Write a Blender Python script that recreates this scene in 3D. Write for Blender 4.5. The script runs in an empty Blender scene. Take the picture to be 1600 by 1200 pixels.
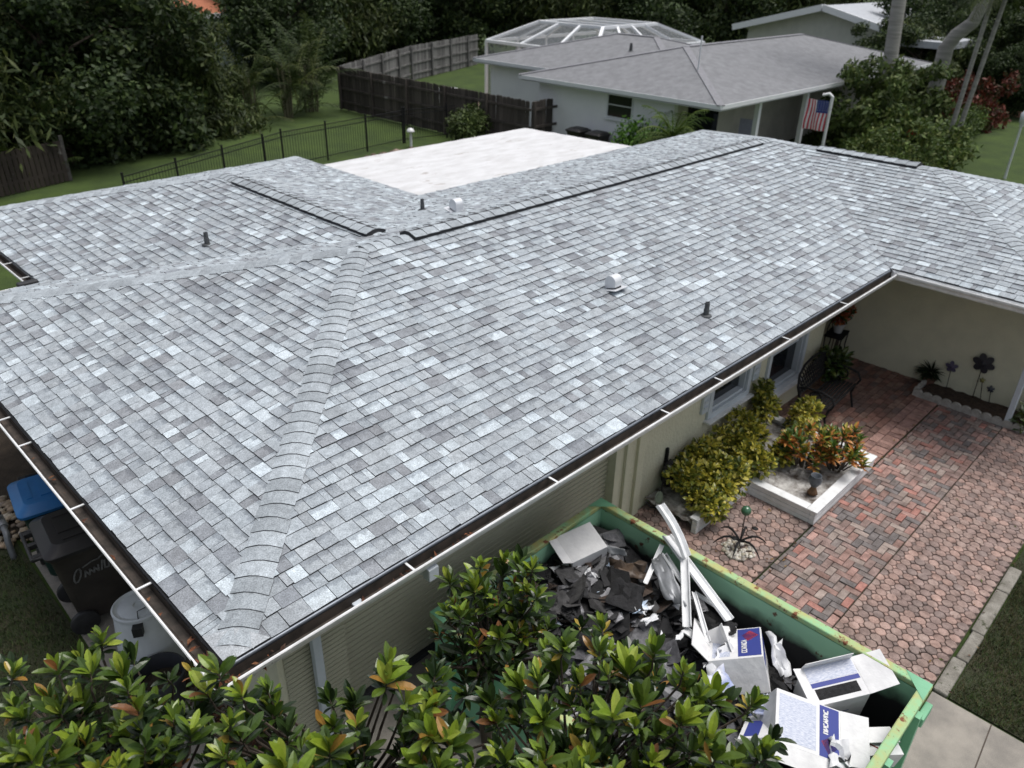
import bpy, math, random
import numpy as np
from mathutils import Vector, Matrix, Euler
R = math.radians
rng = random.Random(7)
sc = bpy.context.scene
col = sc.collection

# ------------------------------------------------------------------ camera, sky, sun, exposure
CAM = (-1.306, -3.7725, 4.0437); YAW, PITCH, ROLL, FPX = .80087, .50236, .02199, 1227.05
def cam_axes():
    F = Vector((math.sin(YAW)*math.cos(PITCH), math.cos(YAW)*math.cos(PITCH), -math.sin(PITCH)))
    r = Vector((math.cos(YAW), -math.sin(YAW), 0)); u = r.cross(F)
    return F, r*math.cos(ROLL)+u*math.sin(ROLL), u*math.cos(ROLL)-r*math.sin(ROLL)
FW, RT, UP = cam_axes()
cd = bpy.data.cameras.new('camera'); cam = bpy.data.objects.new('camera', cd); col.objects.link(cam)
cam.matrix_world = Matrix(((RT.x, UP.x, -FW.x, CAM[0]), (RT.y, UP.y, -FW.y, CAM[1]), (RT.z, UP.z, -FW.z, CAM[2]), (0, 0, 0, 1)))
cd.sensor_width = 36; cd.lens = FPX/1600*36; cd.clip_start = .05; cd.clip_end = 2000
cd.dof.use_dof = True; cd.dof.focus_distance = 5.3; cd.dof.aperture_fstop = (cd.lens/1000)/.0135
sc.camera = cam
SUN_EL, SUN_AZ = R(74), R(122)            # azimuth of the sun measured from +Y towards +X
wd = bpy.data.worlds.new('World'); sc.world = wd; wd.use_nodes = True
nt = wd.node_tree; nt.nodes.clear()
sky = nt.nodes.new('ShaderNodeTexSky'); sky.sky_type = 'NISHITA'; sky.sun_disc = False
sky.sun_elevation = SUN_EL; sky.sun_rotation = SUN_AZ; sky.air_density = 1.0; sky.dust_density = 4.0; sky.ozone_density = 1.0
bgd = nt.nodes.new('ShaderNodeBackground'); bgd.inputs[1].default_value = .08
out = nt.nodes.new('ShaderNodeOutputWorld'); hs = nt.nodes.new('ShaderNodeHueSaturation'); hs.inputs['Saturation'].default_value = .42   # thin overcast: the sky is nearly grey
nt.links.new(sky.outputs[0], hs.inputs['Color']); nt.links.new(hs.outputs[0], bgd.inputs[0]); nt.links.new(bgd.outputs[0], out.inputs[0])
sd = bpy.data.lights.new('sun', 'SUN'); sd.energy = 1.5; sd.angle = R(35); sd.color = (1, .972, .935)
sun = bpy.data.objects.new('sun', sd); col.objects.link(sun)
sdir = Vector((math.sin(SUN_AZ)*math.cos(SUN_EL), math.cos(SUN_AZ)*math.cos(SUN_EL), math.sin(SUN_EL)))
sun.rotation_euler = (-sdir).to_track_quat('-Z', 'Y').to_euler()
sc.view_settings.view_transform = 'Standard'; sc.view_settings.look = 'None'
sc.view_settings.exposure = .8; sc.view_settings.gamma = 1
sc.cycles.max_bounces = 6; sc.cycles.transparent_max_bounces = 12; sc.cycles.use_denoising = True

ZG = -2.4                                # ground, with the roof edge at z = 0
def at(px, py, z=ZG):                    # measured photo pixel -> point on the plane z
    d = FW + RT*((px-800)/FPX) + UP*((600-py)/FPX); t = (z-CAM[2])/d.z
    return Vector(CAM)+d*t
def aty(px, py, y):
    d = FW + RT*((px-800)/FPX) + UP*((600-py)/FPX); return Vector(CAM)+d*((y-CAM[1])/d.y)
def atx(px, py, x):
    d = FW + RT*((px-800)/FPX) + UP*((600-py)/FPX); return Vector(CAM)+d*((x-CAM[0])/d.x)
def atd(px, py, t):
    d = FW + RT*((px-800)/FPX) + UP*((600-py)/FPX); return Vector(CAM)+d.normalized()*t

# ------------------------------------------------------------------ materials
MATS = {}
def mat(name, c1, c2=None, scale=6., rough=.7, metal=0., bump=0., bscale=None, attr=False, detail=4., spec=.4, spots=None, trans=0., coords='Object', stretch=None, fine=0.):
    if name in MATS: return MATS[name]
    m = bpy.data.materials.new(name); MATS[name] = m; m.use_nodes = True
    t = m.node_tree; N = t.nodes; Lk = t.links; p = N['Principled BSDF']; o = N['Material Output']
    p.inputs['Roughness'].default_value = rough; p.inputs['Metallic'].default_value = metal
    p.inputs['Specular IOR Level'].default_value = spec
    tc = N.new('ShaderNodeTexCoord'); vec = tc.outputs[coords]
    if stretch:
        mp = N.new('ShaderNodeMapping'); mp.inputs['Scale'].default_value = stretch; Lk.new(vec, mp.inputs[0]); vec = mp.outputs[0]
    if attr:
        a = N.new('ShaderNodeAttribute'); a.attribute_name = 'Col'; base = a.outputs['Color']
    else:
        r = N.new('ShaderNodeRGB'); r.outputs[0].default_value = (*c1, 1); base = r.outputs[0]
    if c2 is not None:
        nz = N.new('ShaderNodeTexNoise'); nz.inputs['Scale'].default_value = scale; nz.inputs['Detail'].default_value = detail; nz.inputs['Roughness'].default_value = .62
        Lk.new(vec, nz.inputs['Vector'])
        rp = N.new('ShaderNodeMapRange'); rp.inputs[1].default_value = .36; rp.inputs[2].default_value = .66; Lk.new(nz.outputs[0], rp.inputs[0])
        mx = N.new('ShaderNodeMix'); mx.data_type = 'RGBA'; Lk.new(rp.outputs[0], mx.inputs[0]); Lk.new(base, mx.inputs[6])
        if attr:
            mu = N.new('ShaderNodeMix'); mu.data_type = 'RGBA'; mu.blend_type = 'MULTIPLY'; mu.inputs[0].default_value = 1
            Lk.new(base, mu.inputs[6]); mu.inputs[7].default_value = (*c2, 1); Lk.new(mu.outputs[2], mx.inputs[7])
        else: mx.inputs[7].default_value = (*c2, 1)
        base = mx.outputs[2]
    if spots:                             # (colour, scale, threshold): stains or rust with a shape of their own
        nz2 = N.new('ShaderNodeTexNoise'); nz2.inputs['Scale'].default_value = spots[1]; nz2.inputs['Detail'].default_value = 6; nz2.inputs['Roughness'].default_value = .7
        Lk.new(vec, nz2.inputs['Vector'])
        rp2 = N.new('ShaderNodeMapRange'); rp2.inputs[1].default_value = spots[2]; rp2.inputs[2].default_value = spots[2]+.06; Lk.new(nz2.outputs[0], rp2.inputs[0])
        mx2 = N.new('ShaderNodeMix'); mx2.data_type = 'RGBA'; Lk.new(rp2.outputs[0], mx2.inputs[0]); Lk.new(base, mx2.inputs[6]); mx2.inputs[7].default_value = (*spots[0], 1); base = mx2.outputs[2]
    if fine:                              # fine grain
        nf = N.new('ShaderNodeTexNoise'); nf.inputs['Scale'].default_value = 160; nf.inputs['Detail'].default_value = 2; Lk.new(tc.outputs['Object'], nf.inputs['Vector'])
        rf = N.new('ShaderNodeMapRange'); rf.inputs[1].default_value = .3; rf.inputs[2].default_value = .7; rf.inputs[3].default_value = 1-fine; rf.inputs[4].default_value = 1+fine; Lk.new(nf.outputs[0], rf.inputs[0])
        vm = N.new('ShaderNodeVectorMath'); vm.operation = 'SCALE'; Lk.new(base, vm.inputs[0]); Lk.new(rf.outputs[0], vm.inputs['Scale']); base = vm.outputs[0]
    Lk.new(base, p.inputs['Base Color'])
    if bump:
        nb = N.new('ShaderNodeTexNoise'); nb.inputs['Scale'].default_value = bscale or scale*3; nb.inputs['Detail'].default_value = 5; Lk.new(vec, nb.inputs['Vector'])
        b = N.new('ShaderNodeBump'); b.inputs['Strength'].default_value = bump; b.inputs['Distance'].default_value = .02; Lk.new(nb.outputs[0], b.inputs['Height']); Lk.new(b.outputs[0], p.inputs['Normal'])
    if trans:
        tr = N.new('ShaderNodeBsdfTranslucent'); Lk.new(base, tr.inputs[0]); ms = N.new('ShaderNodeMixShader'); ms.inputs[0].default_value = trans
        Lk.new(p.outputs[0], ms.inputs[1]); Lk.new(tr.outputs[0], ms.inputs[2]); Lk.new(ms.outputs[0], o.inputs[0])
    return m

def shingle_mat():
    m = bpy.data.materials.new('asphalt_shingle'); m.use_nodes = True; MATS['shingle'] = m
    t = m.node_tree; N = t.nodes; Lk = t.links; p = N['Principled BSDF']; p.inputs['Roughness'].default_value = .82; p.inputs['Specular IOR Level'].default_value = .35
    a = N.new('ShaderNodeAttribute'); a.attribute_name = 'Col'
    tc = N.new('ShaderNodeTexCoord'); uv = N.new('ShaderNodeUVMap'); sep = N.new('ShaderNodeSeparateXYZ'); Lk.new(uv.outputs[0], sep.inputs[0])
    n1 = N.new('ShaderNodeTexNoise'); n1.inputs['Scale'].default_value = 22; n1.inputs['Detail'].default_value = 3; Lk.new(tc.outputs['Object'], n1.inputs['Vector'])
    # darker granule band blended in near the top of a tab
    ad = N.new('ShaderNodeMath'); ad.operation = 'MULTIPLY_ADD'; Lk.new(n1.outputs[0], ad.inputs[0]); ad.inputs[1].default_value = .9; Lk.new(sep.outputs[1], ad.inputs[2])
    rp = N.new('ShaderNodeMapRange'); rp.inputs[1].default_value = 1.06; rp.inputs[2].default_value = 1.2; Lk.new(ad.outputs[0], rp.inputs[0])
    ml = N.new('ShaderNodeMath'); ml.operation = 'MULTIPLY'; Lk.new(rp.outputs[0], ml.inputs[0]); Lk.new(a.outputs['Alpha'], ml.inputs[1])
    mx = N.new('ShaderNodeMix'); mx.data_type = 'RGBA'; Lk.new(ml.outputs[0], mx.inputs[0]); Lk.new(a.outputs['Color'], mx.inputs[6]); mu_ = N.new('ShaderNodeMix'); mu_.data_type = 'RGBA'; mu_.blend_type = 'MULTIPLY'; mu_.inputs[0].default_value = 1; Lk.new(a.outputs['Color'], mu_.inputs[6]); mu_.inputs[7].default_value = (.67, .68, .7, 1); Lk.new(mu_.outputs[2], mx.inputs[7])
    # granules and faint blotches
    n2 = N.new('ShaderNodeTexNoise'); n2.inputs['Scale'].default_value = 95; n2.inputs['Detail'].default_value = 2; n2.inputs['Roughness'].default_value = .8; Lk.new(tc.outputs['Object'], n2.inputs['Vector'])
    n3 = N.new('ShaderNodeTexNoise'); n3.inputs['Scale'].default_value = 1.3; n3.inputs['Detail'].default_value = 5; Lk.new(tc.outputs['Object'], n3.inputs['Vector'])
    r2 = N.new('ShaderNodeMapRange'); r2.inputs[1].default_value = .3; r2.inputs[2].default_value = .7; r2.inputs[3].default_value = .62; r2.inputs[4].default_value = 1.38; Lk.new(n2.outputs[0], r2.inputs[0])
    r3 = N.new('ShaderNodeMapRange'); r3.inputs[1].default_value = .3; r3.inputs[2].default_value = .7; r3.inputs[3].default_value = .9; r3.inputs[4].default_value = 1.1; Lk.new(n3.outputs[0], r3.inputs[0])
    n4 = N.new('ShaderNodeTexNoise'); n4.inputs['Scale'].default_value = 15; n4.inputs['Detail'].default_value = 3; Lk.new(tc.outputs['Object'], n4.inputs['Vector'])
    r4 = N.new('ShaderNodeMapRange'); r4.inputs[1].default_value = .3; r4.inputs[2].default_value = .7; r4.inputs[3].default_value = .84; r4.inputs[4].default_value = 1.16; Lk.new(n4.outputs[0], r4.inputs[0])
    m4 = N.new('ShaderNodeMath'); m4.operation = 'MULTIPLY'; Lk.new(r3.outputs[0], m4.inputs[0]); Lk.new(r4.outputs[0], m4.inputs[1])
    mm = N.new('ShaderNodeMath'); mm.operation = 'MULTIPLY'; Lk.new(r2.outputs[0], mm.inputs[0]); Lk.new(m4.outputs[0], mm.inputs[1])
    vm = N.new('ShaderNodeVectorMath'); vm.operation = 'SCALE'; Lk.new(mx.outputs[2], vm.inputs[0]); Lk.new(mm.outputs[0], vm.inputs['Scale']); Lk.new(vm.outputs[0], p.inputs['Base Color'])
    bp = N.new('ShaderNodeBump'); bp.inputs['Strength'].default_value = .35; bp.inputs['Distance'].default_value = .004; Lk.new(n2.outputs[0], bp.inputs['Height']); Lk.new(bp.outputs[0], p.inputs['Normal'])
    return m
M_SH = shingle_mat()
M_EDGE = mat('asphalt_cut_edge', (.035, .036, .04), rough=.9)
M_WHITE = mat('white_painted_metal', (.78, .79, .8), (.62, .63, .63), 9, .35, spec=.5)
M_GUTIN = mat('dirty_gutter_inside', (.03, .026, .022), (.075, .06, .05), 8, .8, spots=((.12, .055, .025), 22, .66))
M_DRIP = mat('grey_drip_edge', (.2, .225, .26), (.15, .17, .2), 12, .4, metal=.3)
M_STUCCO = mat('cream_green_stucco', (.66, .64, .49), (.6, .585, .45), 3, .9, bump=.5, bscale=60)
M_STUCCOR = mat('cream_green_rough_stucco', (.64, .62, .475), (.57, .555, .425), 2, .9, bump=.8, bscale=24)
M_RIB = mat('cream_green_ribbed_panel', (.43, .425, .325), (.39, .385, .295), 2, .6)
M_SOFF = mat('soffit_paint', (.4, .4, .34), rough=.8)
M_GLASS = mat('dark_window_glass', (.012, .014, .018), rough=.08, spec=.6)
M_TRIM = mat('pale_grey_trim', (.55, .6, .65), (.5, .55, .6), 8, .5)
M_BLACK = mat('black_iron', (.007, .007, .008), (.014, .014, .015), 20, .65, spec=.25)
M_BLKPL = mat('black_plastic', (.02, .02, .022), (.03, .03, .032), 14, .5)

# ------------------------------------------------------------------ mesh helpers
class MB:
    def __init__(s): s.v = []; s.f = []; s.c = []; s.uv = []; s.m = []; s.hascol = False
    def poly(s, pts, c=(1, 1, 1, 1), uv=None, m=0):
        b = len(s.v); s.v += [tuple(p) for p in pts]; s.f.append(tuple(range(b, b+len(pts)))); s.c.append(c); s.uv.append(uv or [(0, 0)]*len(pts)); s.m.append(m)
    def grid(s, rows, closed=False, c=(1, 1, 1, 1), m=0, mfun=None):   # rows of equal length, shared verts
        b = len(s.v); n = len(rows[0])
        for r in rows: s.v += [tuple(p) for p in r]
        for i in range(len(rows)-1):
            for j in range(n if closed else n-1):
                k = (j+1) % n
                s.f.append((b+i*n+j, b+i*n+k, b+(i+1)*n+k, b+(i+1)*n+j)); s.c.append(c); s.uv.append([(0, 0)]*4); s.m.append(mfun(i, j) if mfun else m)
    def fan(s, pts, c=(1, 1, 1, 1), m=0, flip=False):
        s.poly(list(reversed(pts)) if flip else pts, c, None, m)
    def box(s, ctr, size, M=None, c=(1, 1, 1, 1), m=0):
        hx, hy, hz = size[0]/2, size[1]/2, size[2]/2; b = len(s.v)
        for z in (-hz, hz):
            for x, y in ((-hx, -hy), (hx, -hy), (hx, hy), (-hx, hy)):
                p = Vector((x, y, z)); p = (M @ p if M else p)+Vector(ctr); s.v.append(tuple(p))
        for q in ((3, 2, 1, 0), (4, 5, 6, 7), (0, 1, 5, 4), (1, 2, 6, 5), (2, 3, 7, 6), (3, 0, 4, 7)):
            s.f.append(tuple(b+i for i in q)); s.c.append(c); s.uv.append([(0, 0)]*4); s.m.append(m)
    def bar(s, a, b_, w, h=None, up=(0, 0, 1), c=(1, 1, 1, 1), m=0):
        a, b_ = Vector(a), Vector(b_); d = b_-a; L = d.length
        if L < 1e-6: return
        d.normalize(); u = Vector(up)
        if abs(d.dot(u)) > .98: u = Vector((1, 0, 0))
        x = d.cross(u).normalized(); z = x.cross(d)
        s.box((a+b_)/2, (w, L, h or w), Matrix((x, d, z)).transposed(), c, m)
    def tube(s, pts, r, n=8, c=(1, 1, 1, 1), m=0, cap=True):
        pts = [Vector(p) for p in pts]; rr = r if isinstance(r, (list, tuple)) else [r]*len(pts)
        rows = []; x = None
        for i, p in enumerate(pts):
            d = (pts[min(i+1, len(pts)-1)]-pts[max(i-1, 0)]).normalized()
            if x is None:
                u = Vector((0, 0, 1)) if abs(d.z) < .9 else Vector((1, 0, 0)); x = d.cross(u).normalized()
            else: x = (x-d*x.dot(d)).normalized()
            y = d.cross(x)
            rows.append([p+(x*math.cos(2*math.pi*k/n)+y*math.sin(2*math.pi*k/n))*rr[i] for k in range(n)])
        s.grid(rows, True, c, m)
        if cap: s.fan(rows[0], c, m, False); s.fan(rows[-1], c, m, True)
    def lathe(s, prof, ctr=(0, 0, 0), n=24, c=(1, 1, 1, 1), m=0, mfun=None, M=None):
        C = Vector(ctr); rows = []
        for (r, z) in prof:
            row = [Vector((r*math.cos(2*math.pi*k/n), r*math.sin(2*math.pi*k/n), z)) for k in range(n)]
            rows.append([(M @ p if M else p)+C for p in row])
        s.grid(rows, True, c, m, mfun)
    def rrloft(s, secs, k=4, c=(1, 1, 1, 1), m=0, caps=(True, True), off=(0, 0)):  # rounded rectangles (z, hx, hy, r[, dx])
        rows = []
        for q in secs:
            z, hx, hy, r = q[:4]; dx = q[4] if len(q) > 4 else 0; row = []
            for (sx, sy, a0) in ((1, 1, 0), (-1, 1, 90), (-1, -1, 180), (1, -1, 270)):
                for i in range(k+1):
                    a = R(a0+90*i/k); row.append((sx*(hx-r)+r*math.cos(a)+dx+off[0], sy*(hy-r)+r*math.sin(a)+off[1], z))
            rows.append(row)
        s.grid(rows, True, c, m)
        if caps[0]: s.fan(rows[0], c, m, True)
        if caps[1]: s.fan(rows[-1], c, m)
    def sphere(s, ctr, r, n=12, c=(1, 1, 1, 1), m=0, jit=0, rg=None, sq=(1, 1, 1)):
        rows = []
        for i in range(n//2+1):
            a = math.pi*i/(n//2); row = []
            for k in range(n):
                q = r*(1+(rg.uniform(-jit, jit) if rg and 0 < i < n//2 else 0))
                row.append((ctr[0]+q*sq[0]*math.sin(a)*math.cos(2*math.pi*k/n), ctr[1]+q*sq[1]*math.sin(a)*math.sin(2*math.pi*k/n), ctr[2]-q*sq[2]*math.cos(a)))
            rows.append(row)
        s.grid(rows, True, c, m)
    def mesh(s, name, mats, smooth=False):
        me = bpy.data.meshes.new(name); me.from_pydata(s.v, [], s.f)
        for m in (mats if isinstance(mats, (list, tuple)) else [mats]): me.materials.append(m)
        me.polygons.foreach_set('material_index', s.m)
        ca = me.color_attributes.new('Col', 'FLOAT_COLOR', 'CORNER'); uv = me.uv_layers.new(name='UVMap')
        cc = []; uu = []
        for f, c, u in zip(s.f, s.c, s.uv):
            cc += list(c if len(c) == 4 else (*c, 1))*len(f)
            for q in u: uu += [q[0], q[1]]
        ca.data.foreach_set('color', cc); uv.data.foreach_set('uv', uu)
        if smooth: me.polygons.foreach_set('use_smooth', [True]*len(s.f))
        me.update(); return me
    def build(s, name, mats, parent=None, smooth=False, bevel=0., sharp=None):
        o = bpy.data.objects.new(name, s.mesh(name, mats, smooth)); col.objects.link(o)
        if parent: o.parent = parent
        if smooth and sharp: o.data.set_sharp_from_angle(angle=R(sharp))
        if bevel:
            b = o.modifiers.new('bevel', 'BEVEL'); b.width = bevel; b.segments = 2; b.limit_method = 'ANGLE'; b.angle_limit = R(40)
        return o
def tag(o, label=None, cat=None, group=None, kind=None):
    if label: o['label'] = label
    if cat: o['category'] = cat
    if group: o['group'] = group
    if kind: o['kind'] = kind
    return o
def empty(name, loc=(0, 0, 0), rot=(0, 0, 0), label=None, cat=None, group=None, parent=None):
    o = bpy.data.objects.new(name, None); col.objects.link(o); o.location = loc; o.rotation_euler = rot; o.empty_display_size = .1
    if parent: o.parent = parent
    return tag(o, label, cat, group)
def struct(mb, name, mats, **k): return tag(mb.build(name, mats, **k), kind='structure')
def inst(name, me, parent=None, M=None):
    o = bpy.data.objects.new(name, me); col.objects.link(o)
    if parent: o.parent = parent
    if M is not None: o.matrix_local = M
    return o
def text(name, body, size, material, parent, M, extrude=.0008, shear=0.):
    cu = bpy.data.curves.new(name, 'FONT'); cu.body = body; cu.size = size; cu.extrude = extrude; cu.shear = shear; cu.align_x = 'CENTER'; cu.align_y = 'CENTER'; cu.resolution_u = 3
    cu.materials.append(material); o = bpy.data.objects.new(name, cu); col.objects.link(o); o.parent = parent; o.matrix_local = M; return o
def frame_on(o, x, y, pos):               # matrix with text x and y along the given axes
    x = Vector(x).normalized(); y = Vector(y).normalized(); z = x.cross(y)
    return Matrix(((x.x, y.x, z.x, pos[0]), (x.y, y.y, z.y, pos[1]), (x.z, y.z, z.z, pos[2]), (0, 0, 0, 1)))

# ------------------------------------------------------------------ ground, drive, paving
M_GRASS = mat('lawn_grass', (.043, .072, .011), (.025, .045, .008), 1.1, .95, bump=.6, bscale=40, detail=8, spots=((.075, .07, .03), .9, .66), fine=.35)
M_DLAWN = mat('thin_dark_lawn', (.022, .034, .012), (.04, .034, .02), 2.2, .95, bump=.7, bscale=50, detail=8, fine=.4)
M_SOIL = mat('brown_soil', (.06, .045, .032), (.03, .023, .017), 4, 1, bump=.8, bscale=40, detail=8, fine=.3)
M_CONC = mat('weathered_concrete', (.3, .275, .24), (.2, .185, .165), 2.5, .9, bump=.25, bscale=70, spots=((.1, .09, .075), 5, .66), fine=.15)
M_DARKC = mat('damp_concrete', (.19, .18, .165), (.11, .105, .1), 2, .85, bump=.2, bscale=60, fine=.15)
b = MB(); b.poly([(-300, -300, ZG-.03), (400, -300, ZG-.03), (400, 400, ZG-.03), (-300, 400, ZG-.03)]); struct(b, 'ground', M_GRASS)
def sheet(name, pts, z, m, th=.03):
    q = MB(); top = [(x, y, z) for x, y in pts]; q.poly(top)
    for i in range(len(pts)):
        a, c = pts[i], pts[(i+1) % len(pts)]; q.poly([(a[0], a[1], z), (a[0], a[1], z-th), (c[0], c[1], z-th), (c[0], c[1], z)])
    return struct(q, name, m)
sheet('driveway', [(.55, -9), (5.64, -9), (5.64, -3.04), (4.62, -3.04), (4.62, 1.2), (.66, 1.2), (.55, .8)], ZG-.006, M_CONC)
sheet('concrete_strip', [(-.2, 1.2), (.66, 1.2), (.66, 5.4), (-.12, 5.4)], ZG-.004, M_CONC)
sheet('soil_ground', [(-6, 5.8), (.66, 5.8), (.66, 11), (-6, 11)], ZG-.012, M_SOIL)
sheet('side_lawn', [(-6, -3), (-.2, -3), (-.2, 1.2), (-.16, 5.8), (-6, 5.8)], ZG-.014, M_DLAWN)
sheet('front_lawn', [(5.68, -12), (16, -12), (16, -3.05), (7.95, -3.05), (7.9, -3.18), (5.68, -3.18)], ZG-.010, M_DLAWN)
def kerb():
    q = MB(); x = 5.66; i = 0; rg = random.Random(3)
    while x < 7.9:
        L = rg.uniform(.5, .9); q.box((x+L/2, -3.1+rg.uniform(-.015, .015), ZG-.002+rg.uniform(-.008, .006)), (L-.008, .14+rg.uniform(-.03, .02), .06), Matrix.Rotation(rg.uniform(-.02, .02), 3, 'Z')); x += L
    return struct(q, 'paving_edge_kerb', mat('worn_kerb_concrete', (.27, .255, .225), (.13, .12, .1), 5, .95, bump=.6, bscale=40, detail=8, spots=((.05, .055, .03), 6, .6), fine=.25), bevel=.02)
kerb()

M_JOINT = mat('sand_joint', (.09, .072, .06), (.06, .05, .04), 9, 1)
M_PAVE = mat('paver_clay', (.4, .25, .2), (.55, .53, .52), 9, .9, attr=True, bump=.35, bscale=160, fine=.22, detail=6)
PINK = [(0.375, 0.263, 0.228), (0.324, 0.236, 0.207), (0.414, 0.284, 0.243), (0.293, 0.216, 0.194), (0.35, 0.262, 0.231), (0.261, 0.202, 0.184)]
BRICK = [(0.324, 0.215, 0.188), (0.28, 0.219, 0.198), (0.22, 0.187, 0.176), (0.391, 0.193, 0.161), (0.353, 0.287, 0.255), (0.185, 0.166, 0.163), (0.407, 0.254, 0.221), (0.289, 0.207, 0.186), (0.299, 0.19, 0.163)]
DBRICK = [(.27, .15, .12), (.22, .14, .115), (.3, .165, .13), (.2, .14, .125), (.31, .2, .16)]
def clip(poly, x0, x1, y0, y1):
    for ax, lim, sg in ((0, x0, 1), (0, x1, -1), (1, y0, 1), (1, y1, -1)):
        o = []
        for i in range(len(poly)):
            a, c = poly[i], poly[(i+1) % len(poly)]; da, dc = sg*(a[ax]-lim), sg*(c[ax]-lim)
            if da >= 0: o.append(a)
            if da*dc < 0: t = da/(da-dc); o.append((a[0]+(c[0]-a[0])*t, a[1]+(c[1]-a[1])*t))
        poly = o
        if len(poly) < 3: return []
    return poly
def area2(p): return abs(sum(p[i][0]*p[(i+1) % len(p)][1]-p[(i+1) % len(p)][0]*p[i][1] for i in range(len(p))))/2
def paver(q, poly, z, h, c, rg):
    cx = sum(p[0] for p in poly)/len(poly); cy = sum(p[1] for p in poly)/len(poly)
    tx, ty = rg.gauss(0, .02), rg.gauss(0, .02); dz = rg.gauss(0, .0035)
    inner = []
    for x, y in poly:
        d = math.hypot(x-cx, y-cy) or 1; k = max(.7, 1-.006/d); inner.append((cx+(x-cx)*k, cy+(y-cy)*k))
    Z = lambda x, y: z+h+dz+tx*(x-cx)+ty*(y-cy)
    q.poly([(x, y, Z(x, y)) for x, y in inner], c)
    for i in range(len(poly)):
        a, e, ai, ei = poly[i], poly[(i+1) % len(poly)], inner[i], inner[(i+1) % len(poly)]
        q.poly([(ai[0], ai[1], Z(*ai)), (a[0], a[1], Z(*a)-.005), (e[0], e[1], Z(*e)-.005), (ei[0], ei[1], Z(*ei))], c)
        q.poly([(a[0], a[1], Z(*a)-.005), (a[0], a[1], z), (e[0], e[1], z), (e[0], e[1], Z(*e)-.005)], c)
def pxarea(x, y, z=ZG):
    d = Vector((x, y, z))-Vector(CAM); dep = d.dot(FW)
    if dep < .3: return 0, None
    X = 800+FPX*d.dot(RT)/dep; Y = 600-FPX*d.dot(UP)/dep
    return 1/dep**2*abs(d.normalized().z), (X, Y)
def octs(rect, pal, s=.148):
    out = []; rg = random.Random(11); x0, x1, y0, y1 = rect; g = .004; k = s*.30
    ni = int((x1-x0)/s)+2; nj = int((y1-y0)/s)+2
    for i in range(ni):
        for j in range(nj):
            cx, cy = x0+(i+.5)*s, y0+(j+.5)*s; h = s/2-g
            kk = k-g*.4
            p = [(cx-h+kk, cy-h), (cx+h-kk, cy-h), (cx+h, cy-h+kk), (cx+h, cy+h-kk), (cx+h-kk, cy+h), (cx-h+kk, cy+h), (cx-h, cy+h-kk), (cx-h, cy-h+kk)]
            p = clip(p, x0, x1, y0, y1)
            if p and area2(p) > .0012: out.append((p, rg.choice(pal)))
            cx, cy = x0+(i+1)*s, y0+(j+1)*s; h = k-g*1.3
            p = clip([(cx, cy-h), (cx+h, cy), (cx, cy+h), (cx-h, cy)], x0, x1, y0, y1)
            if p and area2(p) > .0003: out.append((p, rg.choice(pal)))
    return out
def herring(rect, pal, w=.105, seed=5):
    out = []; rg = random.Random(seed); x0, x1, y0, y1 = rect; g = .004; L = 2*w
    for i in range(-2, int((x1-x0)/w)+6):
        for j in range(-4, int((y1-y0)/w)+6):
            t = (i-j) % 4
            if t == 0: r = (x0+i*w, y0+j*w, L, w)
            elif t == 3: r = (x0+i*w, y0+(j)*w, w, L)
            else: continue
            a, e, W_, H_ = r; p = [(a+g, e+g), (a+W_-g, e+g), (a+W_-g, e+H_-g), (a+g, e+H_-g)]
            p = clip(p, x0, x1, y0, y1)
            if p and area2(p) > .002: out.append((p, rg.choice(pal)))
    return out
def running(rect, pal, bw=.21, bh=.105, seed=9, basket=False):
    out = []; rg = random.Random(seed); x0, x1, y0, y1 = rect; g = .004; j = 0; y = y0
    while y < y1:
        x = x0-(bw/2 if j % 2 else 0)
        while x < x1:
            p = clip([(x+g, y+g), (x+bw-g, y+g), (x+bw-g, y+bh-g), (x+g, y+bh-g)], x0, x1, y0, y1)
            if p and area2(p) > .002: out.append((p, rg.choice(pal)))
            x += bw
        y += bh; j += 1
    return out
def field(name, pieces, piece_name, rects):
    bs = MB()
    for (x0, x1, y0, y1) in rects: bs.poly([(x0, y0, ZG+.012), (x1, y0, ZG+.012), (x1, y1, ZG+.012), (x0, y1, ZG+.012)])
    base = struct(bs, name, M_JOINT); rg = random.Random(2); sc_ = []
    for p, c in pieces:
        cx = sum(q[0] for q in p)/len(p); cy = sum(q[1] for q in p)/len(p); a, px = pxarea(cx, cy)
        vis = px and 0 <= px[0] <= 1600 and 0 <= px[1] <= 1200 and cx > 4.75 and not (7.2 < cx < 9.1 and -1 < cy < .8)
        sc_.append((a*area2(p) if vis else 0, p, c))
    sc_.sort(key=lambda t: -t[0]); rest = MB(); k = 0
    for a, p, c in sc_:
        v = rg.uniform(.86, 1.14); c = (c[0]*v, c[1]*v, c[2]*v, 1)
        if k < 290 and a > 0:
            q = MB(); paver(q, p, ZG+.012, .022, c, rg); q.build(piece_name, M_PAVE, base); k += 1
        else: paver(rest, p, ZG+.012, .022, c, rg)
    tag(rest.build(piece_name+'s', M_PAVE, base), kind='stuff')
YA, YB, YC = -.975, -1.95, -3.02
r1, r3 = (4.62, 9.0, YA+.012, .78), (4.62, 13.4, YC, YB-.012)
field('octagon_paver_patio', octs(r1, PINK, .128)+octs(r3, PINK, .122), 'octagon_paver', [r1, r3])
r2, r4, r5 = (4.62, 13.4, YB, YA-.012), (9.0, 12.36, -.62, 2.2), (9.0, 12.36, YA+.012, -.625)
field('brick_patio', herring(r2, BRICK, .092)+running(r4, DBRICK)+running(r5, [(.42, .26, .22), (.4, .24, .2), (.36, .22, .19)], .105, .21, 4), 'paving_brick', [r2, r4, r5])

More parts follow.
